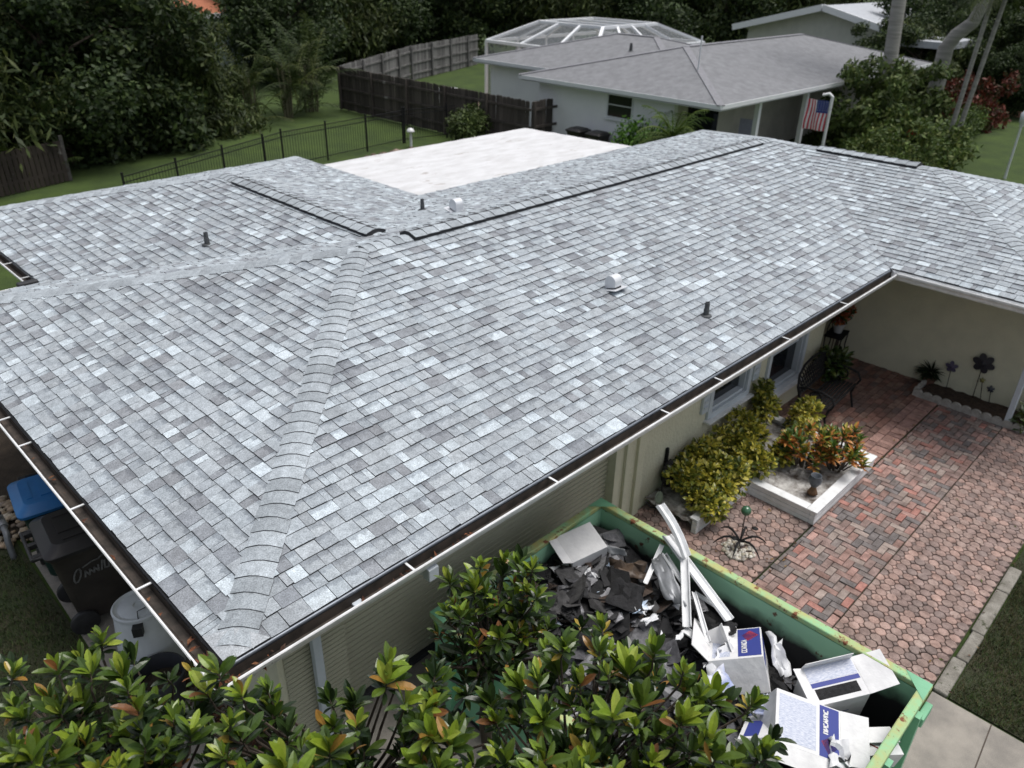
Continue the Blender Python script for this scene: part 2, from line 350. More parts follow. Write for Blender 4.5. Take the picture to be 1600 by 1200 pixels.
q = MB(); q.box((5.2, -3.62, ZG-.0075), (.9, .012, .006), Matrix.Rotation(R(4), 3, 'Z')); q.box((4.3, -3.6, ZG-.0075), (.95, .012, .006), Matrix.Rotation(R(-3), 3, 'Z')); struct(q, 'driveway_joint', M_JOINT)
# ------------------------------------------------------------------ main house
house = empty('house', (0, 0, ZG), (0, 0, 0), 'single storey house in front with new grey shingle hip roof and cream green stucco walls', 'house')
class HB(MB):                              # parts of the house are given in world coordinates
    def build(s, name, mats, parent=None, **k):
        o = super().build(name, mats, parent, **k)
        if parent is house: o.matrix_parent_inverse = Matrix.Translation((0, 0, -ZG))
        return o
W_, S_, L_, XW, WL, YAW_, YBW, WW = 3.87, .23, 10.72, 1.3664, 3.2783, 8.6836, .738, 3.4557
XI, XR, XE = XW+WL, XW+2*WL, L_+2*WW; YF = YBW-WW; Y2 = 2*W_
A2, B2, T2, C2 = (W_, W_), (XE-W_, W_), (L_+WW, WW), (L_+WW, YBW)
G2 = (XI, YAW_); V2 = (XI, Y2-WL); YE = YAW_+WL
PLANES = [   # polygon in plan, eave axis ('x' or 'y'), eave coordinate, uphill sign
    ([(0, 0), (L_, 0), T2, B2, A2], 'y', 0, 1), ([(0, Y2), (0, 0), A2], 'x', 0, 1),
    ([(XW, Y2), (0, Y2), A2, (XI, W_), V2], 'y', Y2, -1), ([V2, (XI, W_), B2, (XE, Y2), (XR, Y2)], 'y', Y2, -1),
    ([(XW, YE), (XW, Y2), V2, G2], 'x', XW, 1), ([(XR, Y2), (XR, YE), G2, V2], 'x', XR, -1), ([(XR, YE), (XW, YE), G2], 'y', YE, -1),
    ([(L_, 0), (L_, YF), C2, T2], 'x', L_, 1), ([(L_, YF), (XE, YF), C2], 'y', YF, 1),
    ([(XE, WW), (XE, Y2), B2, T2], 'x', XE, -1), ([(XE, YF), (XE, WW), T2, C2], 'x', XE, -1)]
def clipc(poly, cp):                       # clip poly by convex polygon cp (either winding)
    ar = sum(cp[i][0]*cp[(i+1) % len(cp)][1]-cp[(i+1) % len(cp)][0]*cp[i][1] for i in range(len(cp))); sg = 1 if ar > 0 else -1
    for i in range(len(cp)):
        ax, ay = cp[i]; bx, by = cp[(i+1) % len(cp)]; o = []
        D = lambda p: sg*((bx-ax)*(p[1]-ay)-(by-ay)*(p[0]-ax))
        for j in range(len(poly)):
            p, q = poly[j], poly[(j+1) % len(poly)]; dp, dq = D(p), D(q)
            if dp >= 0: o.append(p)
            if dp*dq < 0: t = dp/(dp-dq); o.append((p[0]+(q[0]-p[0])*t, p[1]+(q[1]-p[1])*t))
        poly = o
        if len(poly) < 3: return []
    return poly
deck = HB()
for poly, ax, e, sg in PLANES:
    k = 1 if ax == 'y' else 0
    up_ = [(x, y, S_*sg*((x, y)[k]-e)-.016) for x, y in poly]
    ar = sum(up_[i][0]*up_[(i+1) % len(up_)][1]-up_[(i+1) % len(up_)][0]*up_[i][1] for i in range(len(up_)))
    deck.poly(up_ if ar > 0 else up_[::-1])
roof = deck.build('roof', M_EDGE, house)
tag(roof, 'hip roof of mixed light and dark grey shingles')
SHADES = [((.326, .36, .389), .45), ((.286, .314, .34), .19), ((.222, .238, .26), .15), ((.366, .408, .44), .11), ((.455, .51, .55), .1)]
def shade(rg):
    r = rg.random()
    for c, w in SHADES:
        r -= w
        if r <= 0: break
    v = rg.uniform(.93, 1.07); t = rg.uniform(-.012, .012); return (c[0]*v+t*.3, c[1]*v, c[2]*v-t*.3)
EXPO = .132
tabs = []
for pi, (poly, ax, e, sg) in enumerate(PLANES):
    rg = random.Random(40+pi); k = 1 if ax == 'y' else 0; uk = 1-k; cs = math.sqrt(1+S_*S_)
    us = [p[uk] for p in poly]; vs = [sg*(p[k]-e) for p in poly]; u0, u1 = min(us), max(us); vmax = max(vs)*cs
    for i in range(int(vmax/EXPO)+1):
        v0 = (i*EXPO-(.02 if i == 0 else 0))/cs; v1 = ((i+1)*EXPO+.004)/cs
        u = u0-rg.uniform(0, .4); hi = rg.random() < .5
        while u < u1:
            w = rg.choice((.06, .085, .11, .13, .15, .175, .205))*rg.uniform(.88, 1.12)
            a = v0+rg.uniform(-.005, .005); c_ = a+rg.uniform(-.005, .005)
            g = .0022
            P = [(u+g, a), (u+w-g, c_), (u+w-g, v1), (u+g, v1)]
            def to2(uv_): 
                x = [0, 0]; x[uk] = uv_[0]; x[k] = e+sg*uv_[1]; return tuple(x)
            cp = list(poly)
            if i == 0:                     # the first course runs 2 cm past the eave
                cp = [tuple((p[k]-sg*.02 if (j == k and abs(p[k]-e) < 1e-6) else p[j]) for j in (0, 1)) for p in poly]
            Q = clipc([to2(p) for p in P], cp)
            if len(Q) >= 3 and area2(Q) > .0008:
                hi = not hi if rg.random() < .8 else hi
                al = (.95 if rg.random() < .6 else 0) * (1 if w < .4 else 0)
                tabs.append((pi, k, e, sg, Q, u, w, v0, v1, (.013 if hi else .0078), (*shade(rg), al), rg.uniform(-.002, .002)))
            u += w
def tab_geo(q, tb):
    pi, k, e, sg, Q, u, w, v0, v1, h, c, jz = tb
    ar = sum(Q[i][0]*Q[(i+1) % len(Q)][1]-Q[(i+1) % len(Q)][0]*Q[i][1] for i in range(len(Q)))
    if ar < 0: Q = Q[::-1]
    top = []; bot = []; uv = []
    for x, y in Q:
        v = sg*((x, y)[k]-e); t = max(0., min(1., (v-v0)/(v1-v0))); z = S_*v
        top.append((x, y, z+h+jz-(h-.001)*t-.004)); bot.append((x, y, z-.013)); uv.append((((x, y)[1-k]-u)/w, t))
    q.poly(top, c, uv, 0)
    n = len(Q)
    for i in range(n):
        j = (i+1) % n; q.poly([top[i], bot[i], bot[j], top[j]], c, None, 1)
def px_of(p):
    d = Vector(p)-Vector(CAM); dep = d.dot(FW)
    return (800+FPX*d.dot(RT)/dep, 600-FPX*d.dot(UP)/dep) if dep > .2 else (-9e3, -9e3)
sc_ = []
for i, tb in enumerate(tabs):
    pi, k, e, sg, Q = tb[:5]; P = [px_of((x, y, S_*sg*((x, y)[k]-e))) for x, y in Q]
    ok = all(0 < p[0] < 1600 and 0 < p[1] < 1060 for p in P); sc_.append((area2(P) if ok else 0, i))
top300 = {i for a, i in sorted(sc_, reverse=True)[:295]}
rest = HB()
for i, tb in enumerate(tabs):
    if i in top300:
        q = MB(); tab_geo(q, tb); q.build('shingle', [M_SH, M_EDGE], roof)
    else: tab_geo(rest, tb)
tag(rest.build('shingles', [M_SH, M_EDGE], roof), kind='stuff')

def cap_row(a, b_, drop, start=0., lift=.0, hw=.138, gap=.1405, arch=.011):     # caps from the low point a to the high point b_
    a, b_ = Vector(a), Vector(b_); d = b_-a; Ln = d.length; d.normalize(); lat = Vector((d.y, -d.x, 0)).normalized(); n = int(Ln/gap); rg = random.Random(int(abs(a.x*31+a.y*17)*10)+5)
    base = rg.uniform(0, 1)
    for i in range(n+1):
        t0 = i*gap; t1 = min(Ln, t0+gap+.01)
        if t1-t0 < .02: continue
        q = MB(); c = shade(rg); v_ = rg.choice((.29, .32, .34, .36, .38, .4)); c = (v_*.905, v_, v_*1.08); j = rg.uniform(-.006, .006); sk = rg.uniform(-.006, .006)
        offs = (-hw, -hw*.62, -hw*.25, hw*.25, hw*.62, hw)
        def row(t, up_):
            return [a+d*(t+sk*o/hw)+lat*(o+j)+Vector((0, 0, up_+lift+arch*(1-(o/hw)**2)-drop*abs(o))) for o in offs]
        lo = row(t0, .012); hi = row(t1, .003); l0 = [p-Vector((0, 0, .0085)) for p in lo]
        q.grid([lo, hi], c=(*c, .25)); q.grid([l0, lo], m=1)
        for e_ in (0, -1): q.poly([lo[e_], hi[e_], hi[e_]-Vector((0, 0, .012)), l0[e_]], m=1)
        q.build('ridge_cap', [M_SH, M_EDGE], roof)
HZ = S_*W_; hd = S_/math.sqrt(2)
cap_row((.075, .075, .016), (*A2, HZ), hd)
q = MB(); C_, E1, E2, H_ = (-.022, -.022, .008), (.3, -.022, .008), (-.022, .3, .008), (.17, .17, .05)
for tri in ((C_, E1, H_), (C_, H_, E2)): q.poly(tri, (.36, .385, .41, 0))
for a_, b_ in ((E2, C_), (C_, E1)): q.poly([a_, (a_[0], a_[1], -.014), (b_[0], b_[1], -.014), b_], (.1, .1, .1, 0), None, 1)
q.build('corner_shingle', [M_SH, M_EDGE], roof)
cap_row((.06, Y2-.06, .01), (*A2, HZ), hd)
cap_row((XW+.06, YE-.06, .01), (*G2, S_*WL), hd); cap_row((XR-.06, YE-.06, .01), (*G2, S_*WL), hd)
cap_row((L_+.06, YF+.06, .01), (*C2, S_*WW), hd); cap_row((XE-.06, YF+.06, .01), (*C2, S_*WW), hd)
cap_row((*T2, S_*WW), (*B2, HZ), hd); cap_row((XE-.06, Y2-.06, .01), (*B2, HZ), hd)
def vent_row(a, b_, drop, cap_to=None):
    a, b_ = Vector(a), Vector(b_); d = (b_-a).normalized(); lat = Vector((d.y, -d.x, 0)).normalized()
    q = MB(); secs = []
    for p in (a, b_):
        secs.append([p+lat*o+Vector((0, 0, z-drop*abs(o))) for o, z in ((-.155, .0), (-.155, .034), (0, .052), (.155, .034), (.155, .0))])
    q.grid(secs); q.poly(secs[0]); q.poly(secs[1][::-1]); q.build('ridge_vent', M_EDGE, roof)
    cap_row(a-d*.0, b_, drop, lift=.036, hw=.162, gap=.2, arch=.012)
rx0 = 4.62
cap_row((A2[0]+.05, W_, HZ), (rx0, W_, HZ), S_); vent_row((rx0, W_, HZ+.004), (B2[0]-.45, W_, HZ+.004), S_); cap_row((B2[0]-.42, W_, HZ), (B2[0], W_, HZ), S_)
wz = S_*WL; vent_row((XI, V2[1]+.1, wz+.004), (XI, YAW_-.5, wz+.004), S_); cap_row((XI, YAW_-.45, wz), (XI, YAW_, wz), S_)
cz = S_*WW; cap_row((L_+WW, YBW, cz), (L_+WW, YBW+.3, cz), S_); vent_row((L_+WW, YBW+.32, cz+.004), (L_+WW, WW-.5, cz+.004), S_); cap_row((L_+WW, WW-.45, cz), (L_+WW, WW, cz), S_)

# pipes and hoods standing on the roof
M_PIPE = mat('dark_lead_pipe', (.05, .055, .06), (.1, .105, .11), 40, .6, metal=.3); M_GALV = mat('painted_galvanised_hood', (.72, .74, .77), (.64, .66, .69), 10, .35, metal=.2)
def vent_pipe(x, y, z, h=.17):
    q = MB(); q.lathe([(.0, -.03), (.075, -.01), (.07, .004), (.036, .014), (.036, h*.45), (.031, h*.5), (.03, h), (.022, h), (.02, h-.05), (0, h-.05)], (x, y, z), 14); q.build('vent_pipe', M_PIPE, roof, smooth=True, sharp=35)
def hood(x, y, z, ang):                    # goose-neck exhaust hood: a half drum with an open mouth
    q = MB(); M = Matrix.Rotation(ang, 3, 'Z'); n = 14; w = .07; r = .08
    prof = [(-r, 0)]+[(-r*math.cos(math.pi*i/n), .1+r*math.sin(math.pi*i/n)) for i in range(n+1)]+[(r, .05)]
    rows = [[M @ Vector((s, px_, pz))+Vector((x, y, z)) for px_, pz in prof] for s in (-w, w)]
    q.grid(rows)
    for sgn, rw in ((-1, rows[0]), (1, rows[1])):
        q.poly(rw if sgn > 0 else rw[::-1])
    mouth = [M @ Vector((s*.8, r+.001, zz))+Vector((x, y, z)) for s, zz in ((-w, .0), (w, .0), (w, .05), (-w, .05))]
    q.poly(mouth, m=1); q.box((x, y, z+.004), (.26, .28, .008), Matrix.Rotation(math.atan(S_), 3, 'X') if abs(ang) < .1 else Matrix.Rotation(-math.atan(S_), 3, 'X'))
    q.build('exhaust_hood', [M_GALV, M_EDGE], roof, bevel=.004)
vent_pipe(3.205, 6.53, .425); vent_pipe(6.75, .735, .17); vent_pipe(6.41, 5.76, .456)
hood(6.13, 1.72, .40, math.pi); hood(6.27, 4.8, .685, 0.)

# flat white roof over the back porch
M_FLAT = mat('white_coated_flat_roof', (.61, .615, .63), (.5, .5, .505), 2.2, .8, bump=.3, bscale=30, detail=8, spots=((.36, .33, .315), 1.9, .61), stretch=(.7, 1.7, 1))
q = HB(); fx0, fx1, fy1 = XR-.06, 14.62, 11.38
nx, ny = 24, 14; rg = random.Random(8)
rows = [[(fx0+(fx1-fx0)*i/nx, Y2-.05+(fy1-Y2+.05)*j/ny, -.02+.015*rg.random()-.1*j/ny) for i in range(nx+1)] for j in range(ny+1)]
q.grid(rows)
e0 = [rows[-1][i] for i in range(nx+1)]; q.grid([[(x, y, z-.16) for x, y, z in e0], e0]); e1 = [rows[j][-1] for j in range(ny+1)]; q.grid([e1, [(x, y, z-.16) for x, y, z in e1]])
q.build('flat_porch_roof', M_FLAT, house, smooth=False)

# walls
def wallbox(q, x0, x1, y0, y1, z0=ZG-.02, z1=-.16): q.box(((x0+x1)/2, (y0+y1)/2, (z0+z1)/2), (abs(x1-x0), abs(y1-y0), z1-z0))
FWY, LWX, RWX = .80, .66, 12.36
q = HB(); wallbox(q, LWX, 1.32, FWY, FWY+.18); q.build('wall', M_STUCCO, house)
q = HB(); wallbox(q, LWX, LWX+.18, FWY+.18, Y2-.7); q.build('wall', M_STUCCO, house)
q = HB()                                   # front wall with two window openings
W1, W2 = (7.36, 8.30, -1.5, -.62), (8.98, 10.06, -1.86, -.62)
xs = [5.32, W1[0], W1[1], W2[0], W2[1], 10.8]
wallbox(q, 5.32, W1[0], FWY, FWY+.18); wallbox(q, W1[1], W2[0], FWY, FWY+.18); wallbox(q, W2[1], 10.8, FWY, FWY+.18)
for w in (W1, W2): wallbox(q, w[0], w[1], FWY, FWY+.18, ZG-.02, w[2]); wallbox(q, w[0], w[1], FWY, FWY+.18, w[3], -.16)
q.build('wall', M_STUCCOR, house)
q = HB(); wallbox(q, RWX, RWX+.18, -2.3, 2.2); q.build('wall', M_STUCCO, house)
q = HB(); wallbox(q, 10.62, 10.8, FWY+.18, 2.2); wallbox(q, 10.8, RWX, 2.2, 2.38); q.build('wall', M_STUCCO, house)
q = HB(); wallbox(q, XW+.6, XW+.78, Y2-.7, YE-.6); wallbox(q, XR-.8, XR-.6, Y2, YE-.6); wallbox(q, XW+.78, XR-.8, YE-.78, YE-.6); q.build('wall', M_STUCCO, house)
q = HB(); wallbox(q, RWX+.18, XE-.6, -2.12, -1.94); wallbox(q, XE-.78, XE-.6, -1.94, Y2-.6); wallbox(q, XR-.6, XE-.78, Y2-.78, Y2-.6); q.build('wall', M_STUCCO, house)
q = HB()                                   # soffits
for x0, x1, y0, y1 in ((.02, L_+.0, .03, FWY+.1), (.03, LWX+.1, FWY+.1, Y2-.03), (L_+.02, RWX+.1, YF+.03, 2.3), (RWX+.1, XE-.03, YF+.03, -1.9), (XE-.7, XE-.03, -1.9, Y2-.03), (LWX+.1, XE-.7, Y2-.7, Y2-.03), (XW+.02, XW+.7, Y2-.03, YE-.02), (XR-.7, XR-.02, Y2-.03, YE-.02)):
    q.box(((x0+x1)/2, (y0+y1)/2, -.158), (x1-x0, y1-y0, .02))
q.build('soffit', M_SOFF, house)
q = HB()                                   # fascia boards behind the gutters
for x0, x1, y0, y1 in ((.0, L_, .0, .03), (.0, .03, .03, Y2), (L_, L_+.03, YF, 0), (XW, XW+.03, Y2, YE), (0, XW, Y2-.03, Y2)):
    q.box(((x0+x1)/2, (y0+y1)/2, -.095), (x1-x0, y1-y0, .15))
q.build('fascia', M_WHITE, house)
# windows, shutters
for (x0, x1, z0, z1) in (W1, W2):
    wn = empty('window', ((x0+x1)/2, FWY, z0), parent=house); wn.matrix_parent_inverse = Matrix.Translation((0, 0, -ZG))
    hw, hh = (x1-x0)/2, z1-z0
    q = MB(); q.box((0, .1, hh/2), (2*hw, .012, hh)); q.build('pane', M_GLASS, wn)
    q = MB()
    for sx in (-1, 1): q.box((sx*(hw-.012), .06, hh/2), (.035, .11, hh)); q.box((sx*(hw+.045), -.012, hh/2), (.09, .05, hh+.16))
    q.box((0, .075, hh*.48), (2*hw-.1, .04, .035)); q.box((0, -.012, -.05), (2*hw, .05, .1)); q.box((0, .06, .02), (2*hw-.1, .11, .05)); q.box((0, .06, hh-.02), (2*hw-.1, .11, .05))
    q.build('frame', M_TRIM, wn, bevel=.004)
    q = MB(); q.box((0, -.045, -.105), (2*hw+.26, .12, .03)); q.build('sill', M_WHITE, wn, bevel=.004)
for x, w, z0, z1 in ((7.165, .15, -1.42, -.5), (8.52, .17, -1.4, -.5)):
    q = HB(); q.box((x, FWY-.022, (z0+z1)/2), (w, .04, z1-z0))
    for i in range(9): q.box((x, FWY-.044, z0+.08+i*.095), (w-.05, .012, .07), Matrix.Rotation(.25, 3, 'X'))
    q.build('shutter', M_TRIM, house)
# garage doors: ribbed steel curtains between pilasters
def ribbed(x0, x1, y, z0=ZG+.02, z1=-.16, pitch=.052):
    dr = MB(); n = int((z1-z0)/pitch); pr = []
    for i in range(n):
        z = z0+i*pitch
        pr += [(y, z), (y, z+pitch*.68), (y+.016, z+pitch*.76), (y+.016, z+pitch*.94)]
    dr.grid([[(x0, a, z) for a, z in pr], [(x1, a, z) for a, z in pr]])
    return dr
g1 = HB(); d_ = ribbed(1.34, 5.22, FWY+.1, pitch=.066); g1.__dict__.update(d_.__dict__); gd = g1.build('garage_door', M_RIB, house)
q = MB(); q.box((3.28, FWY+.075, ZG+.05), (3.8, .06, .05)); q.build('rubber_seal', M_EDGE, gd)
g1 = HB(); d_ = ribbed(.72, 1.325, FWY-.012); g1.__dict__.update(d_.__dict__); g1.build('ribbed_panel', M_RIB, house)
q = HB(); q.box((5.27, FWY+.05, (ZG-.16)/2), (.1, .14, -.16-ZG)); q.box((5.45, FWY-.02, (ZG-.16)/2), (.09, .05, -.16-ZG)); q.box((5.72, FWY-.02, (ZG-.16)/2), (.13, .05, -.16-ZG)); q.build('pilaster', M_STUCCO, house, bevel=.005)

# gutters
def gutter(a, b_, nrm, hang=(), name='gutter', m0=0, m1=0, inner=None):
    a, b_, n = Vector(a), Vector(b_), Vector(nrm); d = (b_-a).normalized(); zt = -.045
    prof = [(.0, 0), (.0, -.1), (.085, -.1), (.1, -.06), (.128, -.03), (.134, .0), (.128, .008), (.116, .006), (.113, -.012), (.09, -.045), (.074, -.088), (.012, -.088), (.012, 0)]
    q = HB(); rows = []
    for o, z in prof: rows.append([a-d*0+n*o+d*(-m0*o)+Vector((0, 0, z+zt)), b_+n*o+d*(m1*o)+Vector((0, 0, z+zt))])
    q.grid(rows, mfun=lambda i, j: 1 if i >= 8 else 0)
    q.poly([r[0] for r in rows]); q.poly([r[1] for r in rows][::-1])
    g_ = q.build(name, [M_WHITE, inner or M_GUTIN], house)
    for t in hang:
        q = MB(); c = a+d*t; q.box(c+n*.068+Vector((0, 0, zt+.002)), (.019 if abs(d.x) > .5 else .128, .019 if abs(d.y) > .5 else .128, .008)); q.build('hanger_strap', M_WHITE, g_)
    return g_
def hx(px, py): return at(px, py, -.04)
fh = [hx(*p).x for p in ((634, 880), (859, 746), (1033, 640), (1117, 590), (1219, 525), (1307, 470))]
lh = [hx(*p).y for p in ((44, 692), (127, 789), (232, 912))]
gf = gutter((-.0, -.02, 0), (L_+.0, -.02, 0), (0, -1, 0), fh, m0=1, m1=-1)
gl = gutter((-.02, 0, 0), (-.02, Y2, 0), (-1, 0, 0), lh+[lh[0]+(lh[0]-lh[1])*-1 if False else lh[0]+.62, lh[0]+1.3, lh[0]+1.95], m0=1, m1=0)
gutter((L_-.004, YF, .02), (L_-.004, -.02, .02), (-1, 0, 0), (), m1=-1, inner=M_WHITE)
gw = gutter((XW-.02, Y2+.12, 0), (XW-.02, YE, 0), (-1, 0, 0), (.35, 1.1, 1.9, 2.7))
gutter((-.02, Y2+.02, 0), (XW-.02, Y2+.02, 0), (0, 1, 0), (), m1=-1)
q = HB(); q.box((XW-.14, Y2+.13, -.05), (.26, .12, .13)); q.build('rain_head', M_BLKPL, house, bevel=.02)
# drip edge along the front eave
q = HB(); pr = [(-.018, -.012), (-.03, -.012), (-.036, -.022), (-.03, -.04), (-.012, -.075), (.0, -.075)]
q.grid([[(-.02, y, z) for y, z in pr], [(L_, y, z) for y, z in pr]]); q.poly([(-.02, y, z) for y, z in pr]); q.build('drip_edge', M_DRIP, house, smooth=True, sharp=60)
q = HB(); q.grid([[(-.022, .0, -.012), (-.022, Y2, -.012)], [(-.03, 0, -.03), (-.03, Y2, -.03)]]); q.build('drip_edge', M_EDGE, house)
q = HB(); q.box((L_-.02, -.02, -.02), (.1, .1, .006), Matrix.Rotation(R(45), 3, 'Z') @ Matrix.Rotation(R(50), 3, 'X')); q.build('splash_guard', M_GALV, house)
# dead leaves in the gutter corner
M_DEAD = mat('dead_leaf', (.2, .09, .05), (.3, .16, .09), 30, .9, attr=True)
q = HB(); rg = random.Random(21)
for i in range(190):
    if i < 120: x, y = -.085+rg.uniform(-.05, .05), -.09+abs(rg.gauss(0, .16))
    elif i < 145: x, y = -.1+abs(rg.gauss(0, .25)), -.085+rg.uniform(-.04, .04)
    elif i < 175: x, y = rg.uniform(.9, 2.1), -.08+rg.uniform(-.03, .03)
    else: x, y = -.085+rg.uniform(-.03, .03), rg.uniform(.2, 4.5)
    z = -.105+rg.uniform(0, .035)*(1.4 if i < 120 else .6); M = Euler((rg.uniform(-.7, .7), rg.uniform(-.7, .7), rg.uniform(0, 6.3))).to_matrix(); l = rg.uniform(.015, .04)
    c = rg.choice([(.17, .065, .03), (.11, .05, .03), (.24, .12, .06), (.07, .04, .028)])
    q.poly([M @ Vector(p)+Vector((x, y, z)) for p in ((-l, 0, 0), (0, -l*.4, .004), (l, 0, 0), (0, l*.4, .004))], (*c, 1))
tag(q.build('dead_leaves', M_DEAD, house), kind='stuff')
# downspouts
q = HB(); y = FWY-.07; q.box((1.0, y, -1.29), (.085, .065, 2.2)); q.bar((1.0, y, -.2), (.97, -.09, -.14), .08, .06); q.build('downspout', M_TRIM, house, bevel=.008)
q = HB(); q.box((1.62, -.1, -.2), (.1, .08, .12)); q.bar((1.62, -.06, -.2), (1.5, .1, -.19), .09, .07); q.build('downspout_outlet', M_TRIM, house, bevel=.008)
P = at(1570, 668); q = HB(); q.box((P.x, P.y, (ZG-.14)/2), (.1, .08, -.14-ZG)); q.bar((P.x, P.y, -.18), (L_-.1, P.y, -.12), .08, .06); q.build('downspout', M_TRIM, house, bevel=.008)

# ------------------------------------------------------------------ patio: planter, shrubs, ornaments, bench
M_BOARD = mat('white_planter_board', (.76, .77, .78), (.62, .63, .63), 7, .6, bump=.15, bscale=40)
pl = empty('raised_planter', (8.1, -.1, ZG), (0, 0, 0), 'white board raised planter bed on the patio holding yellow and orange shrubs', 'planter')
def plboard(x0, x1, y0, y1, z, h):
    q = MB(); q.box(((x0+x1)/2-8.1, (y0+y1)/2+.1, z+h/2), (x1-x0, y1-y0, h-.006)); q.build('board', M_BOARD, pl, bevel=.006)
px0, px1, py0, py1 = 7.21, 9.05, -.985, -.03
for i in range(3):
    z = .03+i*.064
    plboard(px0, px1, py0, py0+.075, z, .064); plboard(px0, px0+.075, py0+.078, py1, z, .064); plboard(px1-.075, px1, py0+.078, .78, z, .064); plboard(5.95, px0+.078, py1+.003, py1+.078, z, .064)
plboard(px0-.02, px1+.02, py0-.02, py0+.12, .224, .03); plboard(px0-.02, px0+.12, py0+.123, py1, .224, .03); plboard(px1-.12, px1+.02, py0+.123, .78, .224, .03); plboard(5.95, px0+.123, py1+.003, py1+.12, .224, .03)
M_GRAVL = mat('white_shell_gravel', (.58, .57, .55), (.08, .06, .045), 6, .95, bump=.7, bscale=60, detail=7)
q = MB(); rg = random.Random(4)
def soilgrid(x0, x1, y0, y1, z, nx=14, ny=10): return [[(x0+(x1-x0)*i/nx-8.1, y0+(y1-y0)*j/ny+.1, z+rg.uniform(-.015, .02)) for i in range(nx+1)] for j in range(ny+1)]
q.grid(soilgrid(px0+.07, px1-.07, py0+.07, .78, .16)); q.grid(soilgrid(5.95, px0+.07, py1+.07, .78, .16)); q.build('gravel_fill', M_GRAVL, pl, smooth=True)

def leaf_mesh(name, L, W, colr, fold=.25, curl=.25, n=4, m=None, tipcol=None, blunt=False):
    q = MB(); prev = None
    prof = [(0, .1), (.16, .42), (.38, .82), (.6, 1.), (.8, .84), (.93, .45), (1, .06)] if blunt else [(i/n, .06 if i in (0, n) else math.sin(math.pi*(i/n)**.85)**.75) for i in range(n+1)]
    for i, (t, pw) in enumerate(prof):
        w = W*.5*pw; z = -curl*L*t*t; y = L*t
        row = [Vector((-w, y, z+fold*w)), Vector((0, y, z)), Vector((w, y, z+fold*w))]
        if prev:
            c = colr if not tipcol else tuple(a+(b_-a)*((i-.5)/n) for a, b_ in zip(colr, tipcol))
            c2 = tuple(x*.9 for x in c)
            q.poly([prev[0], prev[1], row[1], row[0]], (*c, 1)); q.poly([prev[1], prev[2], row[2], row[1]], (*c2, 1))
        prev = row
    me = q.mesh(name, m, True); return me, q
def np_leaf(q): return np.array(q.v), q.f, q.c
def stamp(dst, src, M):                    # add a transformed copy of one leaf to a merged mesh
    V, Fs, Cs = src; b_ = len(dst.v); A = np.array(M.to_3x3()); t = np.array(M.translation); dst.v += [tuple(p) for p in (V @ A.T+t)]
    dst.f += [tuple(i+b_ for i in f) for f in Fs]; dst.c += Cs; dst.uv += [[(0, 0)]*len(f) for f in Fs]; dst.m += [0]*len(Fs)
M_LEAF = mat('glossy_leaf', (.1, .2, .03), (.66, .7, .5), 18, .3, attr=True, trans=.2, spec=.55, spots=((.2, .13, .03), 26, .7))
M_LEAFD = mat('matt_leaf', (.1, .2, .03), (.6, .65, .55), 3, .6, attr=True, trans=.2, spec=.3)
M_BARK = mat('grey_brown_bark', (.11, .085, .065), (.05, .04, .032), 14, .95, bump=.7, bscale=40, stretch=(1, 1, .25))
def orient(pos, dirv, roll, s=1.):
    y = Vector(dirv).normalized(); u = Vector((0, 0, 1)) if abs(y.z) < .95 else Vector((1, 0, 0)); x = y.cross(u).normalized(); z = x.cross(y)
    c, s_ = math.cos(roll), math.sin(roll); x2 = x*c+z*s_; z2 = z*c-x*s_
    return Matrix(((x2.x*s, y.x*s, z2.x*s, pos[0]), (x2.y*s, y.y*s, z2.y*s, pos[1]), (x2.z*s, y.z*s, z2.z*s, pos[2]), (0, 0, 0, 1)))
YL = [np_leaf(leaf_mesh('l', .075, .05, c, .3, .3, m=M_LEAF)[1]) for c in ((.62, .53, .08), (.52, .47, .08), (.38, .38, .07), (.7, .6, .14), (.2, .23, .045), (.08, .11, .025))]
def small_shrub(name, blobs, n, lab, cat='shrub', leaves=YL, wts=None, stems=8, ls=1., group=None, seed=3, up_=.5):
    rg = random.Random(seed); base = Vector((sum(b_[0] for b_ in blobs)/len(blobs), sum(b_[1] for b_ in blobs)/len(blobs), ZG+.22))
    root = empty(name, base, label=lab, cat=cat, group=group); q = MB()
    vol = [b_[3]*b_[4]*b_[5] for b_ in blobs]; tot = sum(vol)
    for b_, v in zip(blobs, vol):
        for i in range(int(n*v/tot)):
            d = Vector((rg.gauss(0, 1), rg.gauss(0, 1), rg.gauss(0, 1))).normalized(); k = rg.random()**.33*.5+.5 if rg.random() < .8 else rg.random()
            k *= 1+.18*math.sin(d.x*9+b_[0]*5)*math.sin(d.y*8+d.z*7)
            p = Vector(b_[:3])+Vector((d.x*b_[3], d.y*b_[4], d.z*b_[5]))*k-base
            if p.z+base.z < ZG+.08: continue
            out_ = (d+Vector((rg.gauss(0, .6), rg.gauss(0, .6), up_+rg.gauss(0, .5)))).normalized()
            j = rg.choices(range(len(leaves)), wts or [3, 3, 3, 2, 3, 2])[0]
            stamp(q, leaves[j], orient(p, out_, rg.gauss(0, .8), ls*rg.uniform(.7, 1.25)))
    tag(q.build('foliage', M_LEAF, root, smooth=True), kind='stuff')
    q = MB()
    for i in range(stems):
        b_ = rg.choice(blobs); e_ = Vector(b_[:3])-base+Vector((rg.uniform(-.5, .5)*b_[3], rg.uniform(-.5, .5)*b_[4], rg.uniform(-.3, .5)*b_[5])); s0 = Vector((e_.x*.6, e_.y*.6, -.03)); q.tube([s0, (s0+e_)/2+Vector((rg.uniform(-.03, .03), rg.uniform(-.03, .03), 0)), e_], [.012, .009, .005], 5)
    q.build('stems', M_BARK, root)
    return root
def bl(px, py, z, rx, ry, rz): p = at(px, py, z); return (p.x, p.y, p.z, rx, ry, rz)
rg = random.Random(19); lumps = []
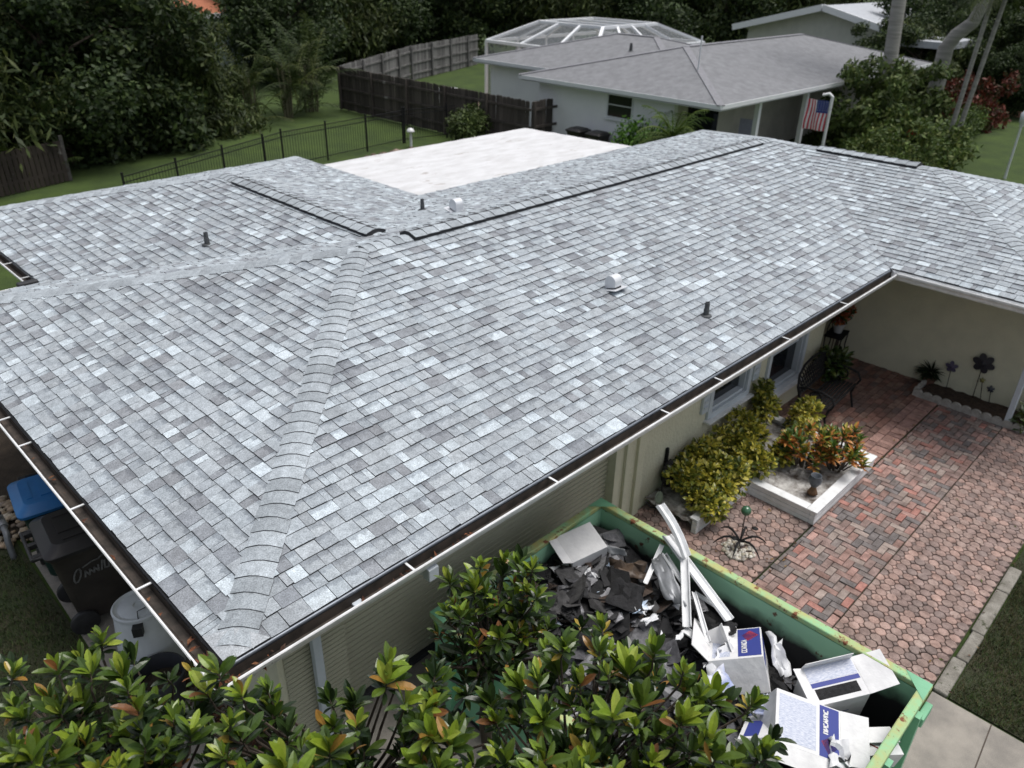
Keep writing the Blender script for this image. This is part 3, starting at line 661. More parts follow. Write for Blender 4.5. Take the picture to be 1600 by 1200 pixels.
for i in range(44):
    x = rg.uniform(6.15, 8.75); y = rg.uniform(-.12, .62); lumps.append((x, y, -2.08+.17*(y/.6)+.1*rg.random()+.06*(x-6.2)/2.3, rg.uniform(.13, .21), rg.uniform(.12, .18), rg.uniform(.12, .2)))
small_shrub('variegated_shrub', lumps, 6800, 'golden variegated leafy shrub massed in the planter against the house wall', stems=30, ls=.98, wts=[4, 4, 4, 2, 4, 4])
small_shrub('variegated_shrub', [(8.6, .62, -1.75, .13, .11, .22), (8.57, .62, -1.52, .11, .1, .13)], 420, 'tall narrow yellow green shrub rising behind the planter beside the window', wts=[1, 2, 3, 1, 5, 4], seed=5)
small_shrub('variegated_shrub', [(9.06, .12, -1.88, .2, .18, .2), (8.98, .2, -2.05, .16, .16, .15)], 420, 'small round yellow green shrub in the planter nearest the iron bench', wts=[2, 3, 4, 2, 3, 2], seed=6)
CL = [np_leaf(leaf_mesh('l', .14, .045, c, .3, .35, m=M_LEAF)[1]) for c in ((.6, .22, .06), (.66, .3, .1), (.5, .16, .04), (.12, .2, .04), (.07, .13, .03), (.5, .4, .08))]
for i, (px_, py_, lab) in enumerate(((1277, 700, 'orange and green croton bush in the planter next to the yellow shrub'), (1330, 705, 'orange tipped croton bush filling the outer corner of the planter'))):
    p = at(px_, py_, -1.85); root = empty('croton_bush', (p.x, p.y+.14, ZG+.2), label=lab, cat='shrub', group='orange crotons in the planter'); q = MB(); rg = random.Random(60+i); st = MB()
    for k in range(26):
        a = rg.uniform(0, 6.28); r = .38*math.sqrt(rg.random()); tip = Vector((r*math.cos(a), r*math.sin(a)*.9, .34+.34*rg.random()-.4*r)); st.tube([(tip.x*.3, tip.y*.3, 0), tip*.6, tip], [.012, .01, .006], 5)
        for m_ in range(17):
            b_ = m_*2.4; e_ = .25+1.15*m_/17; d = Vector((math.cos(b_)*math.sin(e_), math.sin(b_)*math.sin(e_), math.cos(e_)))+Vector((tip.x, tip.y, 0))*.8
            stamp(q, CL[rg.choices(range(6), [5, 3, 4, 2, 1, 2] if m_ > 8 else [1, 1, 0, 5, 4, 3])[0]], orient(tip-Vector((0, 0, .006*m_)), d, rg.gauss(0, .5), rg.uniform(.7, 1.1)))
    tag(q.build('foliage', M_LEAF, root, smooth=True), kind='stuff'); st.build('stems', M_BARK, root)
# small urn standing in the gravel
p = at(1269, 770, ZG+.2); t_ = empty('garden_urn', p, label='small dark glazed urn on a brown foot standing in the planter gravel', cat='urn')
q = MB(); q.lathe([(0, 0), (.07, 0), (.06, .03), (.035, .09), (.045, .12)], n=16); q.build('foot', mat('brown_clay', (.22, .12, .06), (.12, .07, .04), 20, .8), t_, smooth=True)
q = MB(); q.lathe([(.045, .115), (.085, .18), (.09, .23), (.07, .27), (.075, .285), (.06, .28), (.05, .2), (0, .19)], n=16); q.build('bowl', mat('dark_glaze', (.05, .06, .075), (.09, .1, .11), 14, .3), t_, smooth=True)
# gazing ball on an iron stake, with iron leaves and a ring of pebbles
p = at(1153, 862); t_ = empty('gazing_ball', (p.x, p.y, ZG+.034), label='green gazing ball on a thin black iron stake beside the planter', cat='ornament')
q = MB(); q.sphere((0, 0, .6), .062, 18); q.build('ball', mat('green_glass_ball', (.03, .09, .05), (.05, .13, .07), 6, .12, spec=.7), t_, smooth=True)
q = MB(); q.tube([(0, 0, 0), (0, 0, .3), (0, 0, .56)], .007, 6); q.build('stake', M_BLACK, t_)
rg = random.Random(3)
for i in range(6):
    a = R(60*i+15); q = MB(); pts = [Vector((math.cos(a)*r, math.sin(a)*r, .13+.16*math.sin(2.6*r/.36)-r*.42)) for r in (0, .07, .14, .21, .28, .33)]
    q.tube(pts, [.012, .014, .016, .014, .01, .005], 6); q.build('iron_leaf', M_BLACK, t_)
for a, r, z in ((R(-25), .15, .28), (R(150), .05, .2)):
    q = MB(); q.tube([(0, 0, z-.04), (math.cos(a)*r, math.sin(a)*r, z)], .004, 5); q.sphere((math.cos(a)*(r+.04), math.sin(a)*(r+.04), z), .042, 8, sq=(1, 1, .3)); q.build('iron_leaf', M_BLACK, t_, smooth=True)
M_PEB = mat('pale_pebble', (.55, .52, .46), (.8, .75, .7), 30, .8, attr=True)
def pebbles(name, centre, r, n, lab, seed, size=(.018, .035), sqz=.6, cols=((.62, .59, .53), (.5, .45, .36), (.38, .36, .34), (.7, .68, .63)), ell=1.):
    q = MB(); rg = random.Random(seed)
    for i in range(n):
        a = rg.uniform(0, 6.28); d = r*math.sqrt(rg.random()); s = rg.uniform(*size)
        q.sphere((centre[0]+d*math.cos(a), centre[1]+d*math.sin(a)*ell, centre[2]+s*.35+.03*(1-d/r)), s, 6, (*rg.choice(cols), 1), jit=.18, rg=rg, sq=(1, rg.uniform(.7, 1), sqz))
    return tag(q.build(name, M_PEB, smooth=True), lab, None, kind='stuff')
pebbles('pebbles', (p.x, p.y, ZG+.034), .2, 150, 'ring of pale pebbles under the gazing ball', 6)
# hose holder with hose on the front wall
t_ = empty('hose_holder', (6.36, FWY, ZG), label='black wall hose holder with a hose trailing down the front wall', cat='hose')
q = MB(); q.box((0, -.02, .62), (.05, .04, .3)); q.box((0, -.05, .5), (.16, .02, .16)); q.build('bracket', M_BLACK, t_, bevel=.01)
q = MB()
for k in range(6):
    r = .13+.012*(k % 3); q.tube([(r*math.cos(a)*1.1, -.07-.03*k, .42+r*math.sin(a)*1.2) for a in [2*math.pi*i/18 for i in range(19)]], .013, 6)
q.tube([(-.14, -.1, .4), (-.18, -.12, .25), (-.2, -.14, .1), (-.3, -.2, .05), (-.42, -.14, .09), (-.5, -.1, .2)], .012, 6); q.build('hose', M_BLKPL, t_, smooth=True)
t_ = empty('leaf_stake', (5.86, .55, ZG), label='round grey green metal leaf stake by the garage pilaster', cat='ornament')
q = MB(); q.tube([(0, 0, 0), (.01, 0, .2), (0, 0, .3)], .005, 5); q.build('stake', M_BLACK, t_)
q = MB(); q.lathe([(0, 0), (.05, .006), (.085, .02), (.085, .024), (.05, .01), (0, .004)], (0, -.02, .36), 14, M=Matrix.Rotation(R(70), 3, 'X')); q.build('disc', mat('grey_green_metal', (.14, .17, .12), (.09, .11, .09), 20, .5), t_, smooth=True)

# bench
t_ = empty('garden_bench', (9.98, .34, ZG+.034), (0, 0, R(4)), 'black wrought iron garden bench with lattice back facing the patio', 'bench')
bw = .56
q = MB()
for i in range(8): y = -.36+i*.055; q.bar((-bw, y, .42-.004*i), (bw, y, .42-.004*i), .036, .014)
q.build('seat', M_BLACK, t_)
q = MB(); q.tube([(-bw, .1, .42), (-bw, .17, .62), (-bw+.06, .2, .8), (-.3, .22, .88), (0, .225, .91), (.3, .22, .88), (bw-.06, .2, .8), (bw, .17, .62), (bw, .1, .42)], .02, 7)
q.tube([(-bw, .12, .5), (bw, .12, .5)], .014, 6)
for i in range(-7, 8):
    x = i*.075; t1 = .88-.1*(x/bw)**2
    for sg in (-1, 1):
        xe = max(-bw+.02, min(bw-.02, x+sg*.2)); q.tube([(x, .12, .5), ((x+xe)/2, .17, (.5+t1)/2), (xe, .2, t1-.03)], .0095, 5)
q.build('backrest', M_BLACK, t_)
for sx in (-1, 1):
    x = sx*bw
    q = MB(); q.tube([(x, .13, .9-.28), (x, .02, .66), (x, -.2, .66), (x, -.36, .62), (x, -.42, .52), (x, -.38, .42)], .018, 6); q.tube([(x, -.12+.09*math.cos(a), .54+.09*math.sin(a)) for a in [i*.45 for i in range(15)]], .012, 5); q.build('armrest', M_BLACK, t_)
    for y0, y1 in ((-.36, -.4), (.12, .18)):
        q = MB(); q.tube([(x, y0, .42), (x, y0*.9, .25), (x, y1, .0)], [.02, .019, .017], 6); q.build('leg', M_BLACK, t_)
# leafy pot plant beside the bench
GL = [np_leaf(leaf_mesh('l', .11, .06, c, .3, .35, m=M_LEAF)[1]) for c in ((.045, .085, .02), (.06, .11, .025), (.09, .13, .03), (.03, .055, .016), (.12, .15, .04), (.04, .07, .02))]
TERRA = mat('dull_terracotta', (.2, .1, .07), (.13, .075, .055), 12, .85)
def pot(parent, r, h, m=TERRA, z=0):
    q = MB(); q.lathe([(0, z), (r*.7, z), (r*.95, z+h*.85), (r*1.05, z+h*.85), (r*1.05, z+h), (r*.92, z+h), (r*.88, z+h*.86), (0, z+h*.86)], n=20); return q.build('pot', m, parent, smooth=True, sharp=40)
p = at(1302, 610, ZG+.3); r_ = small_shrub('potted_plant', [(p.x+.3, p.y+.2, -1.75, .24, .22, .2), (p.x+.26, p.y+.16, -1.92, .2, .2, .15)], 420, 'dark leafy pot plant standing behind the bench by the wall', cat='plant', leaves=GL, seed=9, stems=10)
pot(r_, .17, .3, z=-.19)
# plant stand with orange flowers
t_ = empty('plant_stand', (12.02, 1.02, ZG+.034), (0, 0, R(8)), 'black iron plant stand with curled arms in the shaded entry corner', 'plant stand')
q = MB(); q.box((0, 0, .5), (.46, .3, .02)); q.tube([(-.23, -.15, .51), (.23, -.15, .51), (.23, .15, .51), (-.23, .15, .51), (-.23, -.15, .51)], .012, 5); q.build('shelf', M_BLACK, t_)
for sx in (-1, 1):
    for sy in (-1, 1): q = MB(); q.tube([(sx*.22, sy*.14, .5), (sx*.21, sy*.13, .25), (sx*.24, sy*.16, 0)], .011, 6); q.build('leg', M_BLACK, t_)
    q = MB(); q.tube([(sx*.23, .12, .5), (sx*.26, .12, .66), (sx*.24, .1, .78), (sx*.18, .08, .76), (sx*.17, .06, .68)], .01, 6); q.build('arm', M_BLACK, t_)
FLW = [np_leaf(leaf_mesh('l', .06, .05, c, .2, .3, m=M_LEAF)[1]) for c in ((.42, .1, .05), (.5, .16, .06), (.3, .06, .04), (.05, .09, .02), (.06, .1, .02), (.03, .06, .02))]
fl = small_shrub('potted_flowers', [(11.98, 1.05, -1.5, .2, .16, .14), (12.1, 1.0, -1.42, .15, .14, .12)], 420, 'pot of dull orange flowers standing on the black plant stand', cat='flowers', leaves=FLW, wts=[3, 3, 2, 2, 2, 1], seed=12, stems=5)
pot(fl, .1, .17, mat('pale_glazed_pot', (.45, .46, .47), (.38, .39, .4), 9, .4), z=.345)
# flower bed with scalloped edging along the entry wall, metal flowers
q = MB(); rg = random.Random(31)
bx0, bx1, by0, by1 = 11.74, 12.36, -2.9, -.62
q.grid([[(bx0+.03+(bx1-bx0-.03)*i/8, by0+(by1-by0)*j/22, ZG+.07+rg.uniform(-.015, .02)) for i in range(9)] for j in range(23)]); tag(q.build('mulch_bed', mat('dark_mulch', (.035, .024, .018), (.075, .05, .035), 22, 1, bump=1, bscale=60, detail=8)), kind='structure')
ed = empty('scalloped_edging', (bx0, (by0+by1)/2, ZG), label='scalloped concrete edging around the mulch bed at the entry wall', cat='edging')
M_EDG = mat('pale_edging_concrete', (.42, .4, .37), (.28, .265, .24), 12, .9)
def scallop(x, y, ang):
    q = MB(); n = 8; w = .075; pr = [(-w, 0)]+[(-w*math.cos(math.pi*i/n), .085+.05*math.sin(math.pi*i/n)) for i in range(n+1)]+[(w, 0)]; M = Matrix.Rotation(ang, 3, 'Z')
    a = [M @ Vector((u, -.025, z))+Vector((x-bx0, y-(by0+by1)/2, .02)) for u, z in pr]; c = [M @ Vector((u, .025, z))+Vector((x-bx0, y-(by0+by1)/2, .02)) for u, z in pr]
    q.poly(a); q.poly(c[::-1]); q.grid([a, c]); q.build('scallop', M_EDG, ed)
y = by1
while y > by0: scallop(bx0+.0, y, R(90)); y -= .152
for k in range(4): scallop(bx0+.09+k*.152, by1+.06, 0)
def metal_flower(px_, py_, sx_, sy_, size, petals, c, lab, name='metal_flower'):
    p = atx(px_, py_, RWX-.06); s = atx(sx_, sy_, RWX-.1); t = empty(name, (RWX-.06, s.y, ZG+.06), label=lab, cat='ornament', group='metal garden flowers')
    m_ = mat('painted_metal_%.2f_%.2f' % (c[0], c[2]), c, tuple(x*.6 for x in c), 14, .5)
    hz = p.z-ZG-.06; hy = p.y-s.y
    q = MB(); q.tube([(0, 0, 0), (-.01, hy*.4, hz*.5), (0, hy, hz)], .006, 5); q.build('stem', M_BLACK, t)
    for i in range(petals):
        a = 2*math.pi*i/petals+.2; q = MB(); u, v = math.cos(a), math.sin(a); C = Vector((-.012, hy+u*size*.58, hz+v*size*.58)); n = 10; ring = []
        for k in range(n):
            b_ = 2*math.pi*k/n; rr, tt = size*.46*math.cos(b_), size*.34*math.sin(b_); ring.append(C+Vector((.012*math.cos(b_), u*rr-v*tt, v*rr+u*tt)))
        q.poly(ring); q.poly([r_+Vector((.008, 0, 0)) for r_ in ring][::-1]); q.grid([ring+[ring[0]], [r_+Vector((.008, 0, 0)) for r_ in ring]+[ring[0]+Vector((.008, 0, 0))]]); q.build('petal', m_, t)
    q = MB(); q.sphere((-.02, hy, hz), size*.26, 10, sq=(.4, 1, 1)); q.build('flower_centre', m_, t, smooth=True)
metal_flower(1537, 568, 1520, 617, .17, 6, (.035, .035, .045), 'largest dark metal flower on a stem against the entry wall')
metal_flower(1487, 573, 1478, 606, .1, 5, (.1, .085, .15), 'small purple metal flower against the entry wall beside the pot')
metal_flower(1535, 594, 1534, 616, .045, 5, (.25, .24, .08), 'tiny yellow metal flower under the large dark one')
metal_flower(1548, 608, 1548, 620, .06, 5, (.07, .08, .1), 'short blue grey metal flower low on the entry wall')
SPK = [np_leaf(leaf_mesh('l', .22, .02, c, .3, .5, m=M_LEAFD)[1]) for c in ((.02, .035, .015), (.03, .05, .018), (.015, .025, .012))]
p = at(1450, 600); t_ = empty('spiky_pot_plant', (p.x-.05, p.y, ZG+.034), label='dark spiky plant in a clay pot against the entry wall', cat='plant'); pot(t_, .13, .16); q = MB(); rg = random.Random(2)
for i in range(260):
    e_ = math.acos(rg.uniform(-.1, 1)); a = rg.uniform(0, 6.28); d = Vector((math.sin(e_)*math.cos(a), math.sin(e_)*math.sin(a), math.cos(e_))); stamp(q, SPK[i % 3], orient(Vector((0, 0, .2))+d*.03, d, rg.uniform(-1, 1), rg.uniform(.7, 1.1)))
tag(q.build('foliage', M_LEAFD, t_), kind='stuff')
small_shrub('low_shrub', [(11.95, -2.3, -2.2, .25, .25, .2), (12.1, -2.65, -2.15, .25, .3, .2)], 420, 'low green shrub at the far end of the mulch bed by the downspout', leaves=GL, wts=[2, 3, 5, 2, 5, 2], seed=14)

q = MB(); rg = random.Random(91)
for i in range(170):
    x, y = rg.uniform(4.8, 12), rg.choice((rg.uniform(-3.0, .5), rg.gauss(-3.0, .12), rg.gauss(-.98, .06)))
    if 7.1 < x < 9.2 and -1.1 < y < .8: continue
    M = Euler((rg.uniform(-.4, .4), rg.uniform(-.4, .4), rg.uniform(0, 6.3))).to_matrix(); l = rg.uniform(.012, .034); c = rg.choice([(.16, .08, .04), (.1, .055, .03), (.3, .2, .09), (.07, .045, .03), (.09, .11, .03)])
    q.poly([M @ Vector(p_)+Vector((x, y, ZG+.042+rg.uniform(0, .006))) for p_ in ((-l, 0, 0), (0, -l*.4, .004), (l, 0, 0), (0, l*.4, .004))], (*c, 1))
tag(q.build('fallen_leaves', M_DEAD), 'few small dry leaves fallen on the patio paving', kind='stuff')
# ------------------------------------------------------------------ dumpster and what lies in it
M_DGREEN = mat('chipped_green_paint', (.2, .46, .28), (.15, .37, .22), 2.5, .5, spots=((.13, .055, .025), 7, .64), bump=.15, bscale=30, detail=6)
M_DIN = mat('sooty_dumpster_inside', (.02, .021, .023), (.012, .012, .013), 3, .9, spots=((.035, .06, .045), 3, .68))
M_RUST = mat('rusty_rim', (.26, .5, .27), (.42, .38, .14), 6, .7, spots=((.17, .06, .025), 9, .56), detail=7)
DX0, DX1, DY0, DY1, DR, DB = 2.05, 4.49, -3.12, .42, -1.3, ZG+.06
dm = empty('dumpster', ((DX0+DX1)/2, (DY0+DY1)/2, ZG), label='open green roll off dumpster with rusty rim parked on the driveway', cat='dumpster')
def DL(x, y, z): return (x-(DX0+DX1)/2, y-(DY0+DY1)/2, z-ZG)
def dbox(q, x0, x1, y0, y1, z0, z1, m=0): a = DL((x0+x1)/2, (y0+y1)/2, (z0+z1)/2); q.box(a, (x1-x0, y1-y0, z1-z0), m=m)
th = .05
for nm, (x0, x1, y0, y1) in {'a': (DX0, DX0+th, DY0, DY1), 'b': (DX1-th, DX1, DY0, DY1), 'c': (DX0+th, DX1-th, DY1-th, DY1), 'd': (DX0+th, DX1-th, DY0, DY0+th)}.items():
    q = MB(); dbox(q, x0, x1, y0, y1, DB, DR-.06); q.build('side_wall', M_DGREEN, dm)
q = MB(); dbox(q, DX0, DX1, DY0, DY1, DB-.04, DB+.02); q.build('floor_plate', M_DIN, dm)
# inner faces: green above, worn and sooty below, with a ragged soft border
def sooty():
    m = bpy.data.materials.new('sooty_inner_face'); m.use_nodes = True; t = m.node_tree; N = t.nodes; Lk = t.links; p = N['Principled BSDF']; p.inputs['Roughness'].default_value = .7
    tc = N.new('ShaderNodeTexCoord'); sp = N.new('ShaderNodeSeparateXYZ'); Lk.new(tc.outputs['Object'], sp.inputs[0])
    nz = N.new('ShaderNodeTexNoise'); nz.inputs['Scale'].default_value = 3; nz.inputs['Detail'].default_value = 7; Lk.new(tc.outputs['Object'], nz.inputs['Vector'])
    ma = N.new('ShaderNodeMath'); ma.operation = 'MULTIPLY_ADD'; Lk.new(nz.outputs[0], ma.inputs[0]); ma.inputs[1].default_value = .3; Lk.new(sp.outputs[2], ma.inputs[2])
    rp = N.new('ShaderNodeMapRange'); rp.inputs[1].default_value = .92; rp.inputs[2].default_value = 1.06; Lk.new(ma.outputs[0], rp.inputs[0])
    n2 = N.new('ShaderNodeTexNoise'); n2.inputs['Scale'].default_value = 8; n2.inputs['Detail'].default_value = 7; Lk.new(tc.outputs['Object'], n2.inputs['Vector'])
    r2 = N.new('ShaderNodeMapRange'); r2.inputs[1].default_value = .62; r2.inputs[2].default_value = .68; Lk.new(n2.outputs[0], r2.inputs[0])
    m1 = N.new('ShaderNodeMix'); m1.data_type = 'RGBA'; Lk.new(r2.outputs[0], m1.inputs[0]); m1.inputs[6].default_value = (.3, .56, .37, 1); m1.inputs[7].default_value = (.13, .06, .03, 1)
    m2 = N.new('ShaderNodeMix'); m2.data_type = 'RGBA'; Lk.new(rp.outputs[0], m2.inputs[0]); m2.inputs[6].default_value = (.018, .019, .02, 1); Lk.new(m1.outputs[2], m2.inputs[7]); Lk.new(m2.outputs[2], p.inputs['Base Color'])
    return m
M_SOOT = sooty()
def liner(p0, p1, nrm):
    p0, p1, n = Vector(p0), Vector(p1), Vector(nrm); q = MB(); a, c = p0+n*.004, p1+n*.004
    q.poly([DL(a.x, a.y, DB+.02), DL(c.x, c.y, DB+.02), DL(c.x, c.y, DR-.062), DL(a.x, a.y, DR-.062)]); q.build('inner_face', M_SOOT, dm)
liner((DX1-th, DY0+th, 0), (DX1-th, DY1-th, 0), (-1, 0, 0)); liner((DX0+th, DY0+th, 0), (DX0+th, DY1-th, 0), (1, 0, 0)); liner((DX0+th, DY1-th, 0), (DX1-th, DY1-th, 0), (0, -1, 0)); liner((DX1-th, DY0+th, 0), (DX0+th, DY0+th, 0), (0, 1, 0))
for (x0, x1, y0, y1) in ((DX0-.035, DX0+.055, DY0-.03, DY1+.03), (DX1-.055, DX1+.035, DY0-.03, DY1+.03), (DX0+.055, DX1-.055, DY1-.055, DY1+.03), (DX0+.055, DX1-.055, DY0-.03, DY0+.055)):
    q = MB(); dbox(q, x0, x1, y0, y1, DR-.06, DR); q.build('top_rail', M_RUST, dm, bevel=.012)
for i in range(7):
    yy = DY0+.25+i*(DY1-DY0-.5)/6
    for x in (DX0-.035, DX1+.035): q = MB(); dbox(q, x-.035, x+.035, yy-.04, yy+.04, DB, DR-.065); q.build('rib', M_DGREEN, dm)
for i in range(4):
    xx = DX0+.3+i*(DX1-DX0-.6)/3; q = MB(); dbox(q, xx-.04, xx+.04, DY0-.07, DY0-.002, DB, DR-.065); q.build('rib', M_DGREEN, dm)
for (x, y) in ((DX1-.06, DY0+.06), (DX1-.06, DY1-.06), (DX0+.06, DY0+.06), (DX0+.06, DY1-.06)):
    q = MB(); sx = 1 if x > 3 else -1; sy = 1 if y > -1 else -1
    q.poly([DL(x+sx*.09, y+sy*.085, DR+.004), DL(x-sx*.14, y+sy*.085, DR+.004), DL(x+sx*.09, y-sy*.14, DR+.004)]) if sx*sy > 0 else q.poly([DL(x+sx*.09, y-sy*.14, DR+.004), DL(x-sx*.14, y+sy*.085, DR+.004), DL(x+sx*.09, y+sy*.085, DR+.004)])
    q.build('corner_gusset', M_DGREEN, dm)
q = MB(); q.box(DL(DX1-.16, DY0-.06, DR-.17), (.22, .06, .1)); q.build('gate_bracket', M_DGREEN, dm, bevel=.01)
for (x, y) in ((DX0+.25, DY0+.3), (DX1-.25, DY0+.3), (DX0+.25, DY1-.3), (DX1-.25, DY1-.3)):
    q = MB(); q.tube([DL(x-.06, y, ZG+.028), DL(x+.06, y, ZG+.028)], .028, 10); q.build('roller', M_BLACK, dm)
# heap of torn shingles and felt
M_FELT = mat('torn_shingle_scrap', (.05, .05, .05), (.5, .5, .5), 20, .9, attr=True, bump=.4, bscale=90)
def pile_z(x, y):
    t = (y+2.4)/2.4; t = max(0., min(1., t)); return -2.02+.46*t+.07*math.sin(x*2.3)+.05*math.sin(y*5+x*3)
q = MB(); rg = random.Random(17); nx, ny = 34, 46
rows = [[(DX0+.06+(DX1-DX0-.12)*i/nx, DY0+.06+(DY1-DY0-.12)*j/ny, 0) for i in range(nx+1)] for j in range(ny+1)]
rows = [[(x, y, pile_z(x, y)-.06+rg.uniform(-.03, .03)) for x, y, z in r] for r in rows]
q.grid(rows, c=(.03, .03, .031, 1))
for i in range(900):
    x, y = rg.uniform(DX0+.15, DX1-.15), DY0+.15+(DY1-DY0-.3)*rg.random()**.7; z = pile_z(x, y)+rg.uniform(-.05, .06); s = rg.choice((rg.uniform(.03, .12), rg.uniform(.1, .26)))
    M = Euler((rg.gauss(0, .4), rg.gauss(0, .4), rg.uniform(0, 6.3))).to_matrix(); n = rg.choice((4, 5, 6)); cc = rg.choice([(.03, .03, .032), (.045, .045, .048), (.02, .02, .021), (.075, .074, .076), (.07, .05, .04), (.15, .15, .16), (.05, .049, .05), (.028, .028, .03), (.24, .24, .25), (.018, .018, .02), (.1, .1, .11), (.3, .3, .32)])
    pts = [Vector((s*rg.uniform(.6, 1.15)*math.cos(2*math.pi*k/n), s*rg.uniform(.35, .8)*math.sin(2*math.pi*k/n), rg.uniform(-.28, .28)*s)) for k in range(n)]
    up_ = [M @ p_+Vector((x, y, z)) for p_ in pts]; dn = [u-M @ Vector((0, 0, .007)) for u in up_]; q.poly(up_, (*cc, 1)); q.poly(dn[::-1], (*cc, 1)); q.grid([dn+[dn[0]], up_+[up_[0]]], c=(.02, .02, .02, 1))
tag(q.build('roofing_debris', M_FELT), 'heap of torn dark shingles and felt inside the dumpster', kind='stuff')
# torn white and blue scraps on the heap
def crumple(name, pts_px, z, m, lab, cat, group=None, seed=0, amp=.03, n=5, c=(1, 1, 1, 1)):
    rg = random.Random(seed); Q = [at(px_, py_, z if not isinstance(z, (list, tuple)) else z[i]) for i, (px_, py_) in enumerate(pts_px)]; o = sum(Q, Vector())/4
    rows = [[Q[0].lerp(Q[1], i/n).lerp(Q[3].lerp(Q[2], i/n), j/n)-o+Vector((rg.gauss(0, amp*.5), rg.gauss(0, amp*.5), rg.gauss(0, amp))) for i in range(n+1)] for j in range(n+1)]
    q = MB(); q.grid(rows, c=c); ob = q.build(name, m, smooth=True, sharp=35); ob.location = o; md = ob.modifiers.new('thick', 'SOLIDIFY'); md.thickness = .004
    return tag(ob, lab, cat, group)
M_PAPER = mat('white_paper', (.72, .73, .75), (.55, .56, .58), 9, .8, spots=((.3, .28, .26), 8, .66)); M_BLUEP = mat('pale_blue_plastic', (.4, .55, .75), (.7, .74, .8), 9, .3); M_PRINT = mat('printed_wrapper', (.74, .75, .78), (.25, .3, .5), 7, .6, detail=2)
crumple('crumpled_paper', ((858, 888), (905, 870), (915, 905), (880, 912)), (-1.5, -1.48, -1.55, -1.58), M_PAPER, 'crumpled white sheet lying left of the stained carton in the dumpster', 'paper', seed=1, amp=.018)
crumple('crumpled_paper', ((920, 888), (938, 898), (930, 905), (905, 895)), -1.5, M_PAPER, 'small pale scrap folded on the debris right below the stained carton', 'paper', seed=2, amp=.02)
crumple('plastic_wrapper', ((982, 955), (1008, 935), (1012, 952), (992, 962)), -1.5, M_BLUEP, 'pale blue torn wrapper on the dark heap beside the grey sheet', 'wrapper', seed=3, amp=.02)
crumple('plastic_wrapper', ((1000, 970), (1025, 958), (1030, 968), (1010, 975)), -1.52, M_PAPER, 'white torn wrapper just below the pale blue one', 'wrapper', seed=4, amp=.015)
crumple('paper_scrap', ((960, 930), (972, 934), (980, 941), (974, 944)), -1.48, M_PAPER, 'thin white sliver of paper lying in the middle of the dark heap', 'paper', seed=5, amp=.006)
crumple('felt_sheet', ((868, 925), (915, 920), (905, 968), (850, 965)), (-1.45, -1.42, -1.5, -1.55), mat('black_felt', (.012, .012, .013), (.025, .025, .027), 30, .95, bump=.5), 'folded black roofing felt lying on the heap by the tree', 'felt', seed=6, amp=.022)
crumple('felt_sheet', ((1110, 975), (1150, 970), (1152, 990), (1120, 1002)), (-1.55, -1.5, -1.5, -1.6), MATS['black_felt'], 'rounded black felt scrap between the white strips and the boxes', 'felt', seed=7, amp=.02)
crumple('brown_sheet', ((955, 878), (1012, 880), (1008, 905), (962, 900)), (-1.45, -1.42, -1.52, -1.5), mat('brown_metal', (.12, .085, .06), (.06, .045, .035), 9, .5), 'curled brown sheet on the heap below the dumpster far corner', 'scrap', seed=8, amp=.025)
crumple('grey_offcut', ((942, 850), (975, 858), (980, 868), (955, 868)), (-1.38, -1.36, -1.46, -1.46), mat('pale_grey_panel', (.35, .36, .37), (.28, .29, .3), 9, .6), 'rounded pale grey panel leaning in the far corner of the dumpster', 'panel', seed=9, amp=.006)
rg = random.Random(23)
for i in range(16):
    px_, py_ = rg.uniform(845, 1080), rg.uniform(880, 1000); s = rg.uniform(5, 13); a = rg.uniform(0, 6.28); Q = [(px_+s*math.cos(a+k*1.57)*(1 if k % 2 else .5), py_+s*math.sin(a+k*1.57)*(.8 if k % 2 else .45)) for k in range(4)]
    crumple('paper_scrap', Q, -1.5+rg.uniform(-.03, .02), rg.choice((M_PAPER, M_PAPER, M_BLUEP)), 'small torn pale scrap scattered on the dark shingle heap', 'paper', 'torn scraps on the dumpster heap', seed=100+i, amp=.01, n=3)
# white aluminium gutter strips
M_ALU = mat('white_aluminium', (.8, .81, .82), (.66, .67, .68), 9, .4, spots=((.12, .12, .12), 20, .7))
def strip(a, b_, w, lip, lab, roll=0., bend=0., name='gutter_strip'):
    a, b_ = at(*a), at(*b_); d = b_-a; Ln = d.length; d.normalize(); x = d.cross(Vector((0, 0, 1))).normalized(); z = x.cross(d); c, s_ = math.cos(roll), math.sin(roll); x, z = x*c+z*s_, z*c-x*s_
    pr = [(-w/2, lip), (-w/2, 0), (w/2, 0), (w/2, lip*.7), (w/2-.012, lip*.7), (w/2-.012, .006), (-w/2+.008, .006), (-w/2+.008, lip)]
    rows = []; n = 6
    for i in range(n+1):
        t = i/n; p_ = d*(Ln*(t-.5))+z*(bend*math.sin(math.pi*t)); rows.append([p_+x*u+z*v for u, v in pr])
    q = MB(); q.grid([r+[r[0]] for r in rows]); q.poly(rows[0]); q.poly(rows[-1][::-1]); ob = q.build(name, M_ALU, bevel=.002); ob.location = (a+b_)/2
    return tag(ob, lab, 'gutter piece', 'removed gutter strips in the dumpster')
strip((1028, 790, -.85), (1070, 872, -1.2), .12, .05, 'topmost bent white gutter strip sticking up over the dumpster rim', .5, .03)
strip((1040, 838, -1.18), (1138, 970, -1.5), .13, .035, 'long flat white strip slanting across the dumpster side', .4)
strip((1036, 866, -1.28), (1072, 922, -1.42), .07, .03, 'short narrow white strip under the long slanting one', .6)
strip((1070, 872, -1.22), (1074, 980, -1.52), .085, .04, 'upright white strip standing behind the grey metal sheet', -.3)
strip((1034, 852, -1.25), (1008, 912, -1.45), .05, .025, 'thin white strip pointing down left from the pile of gutters', .2)
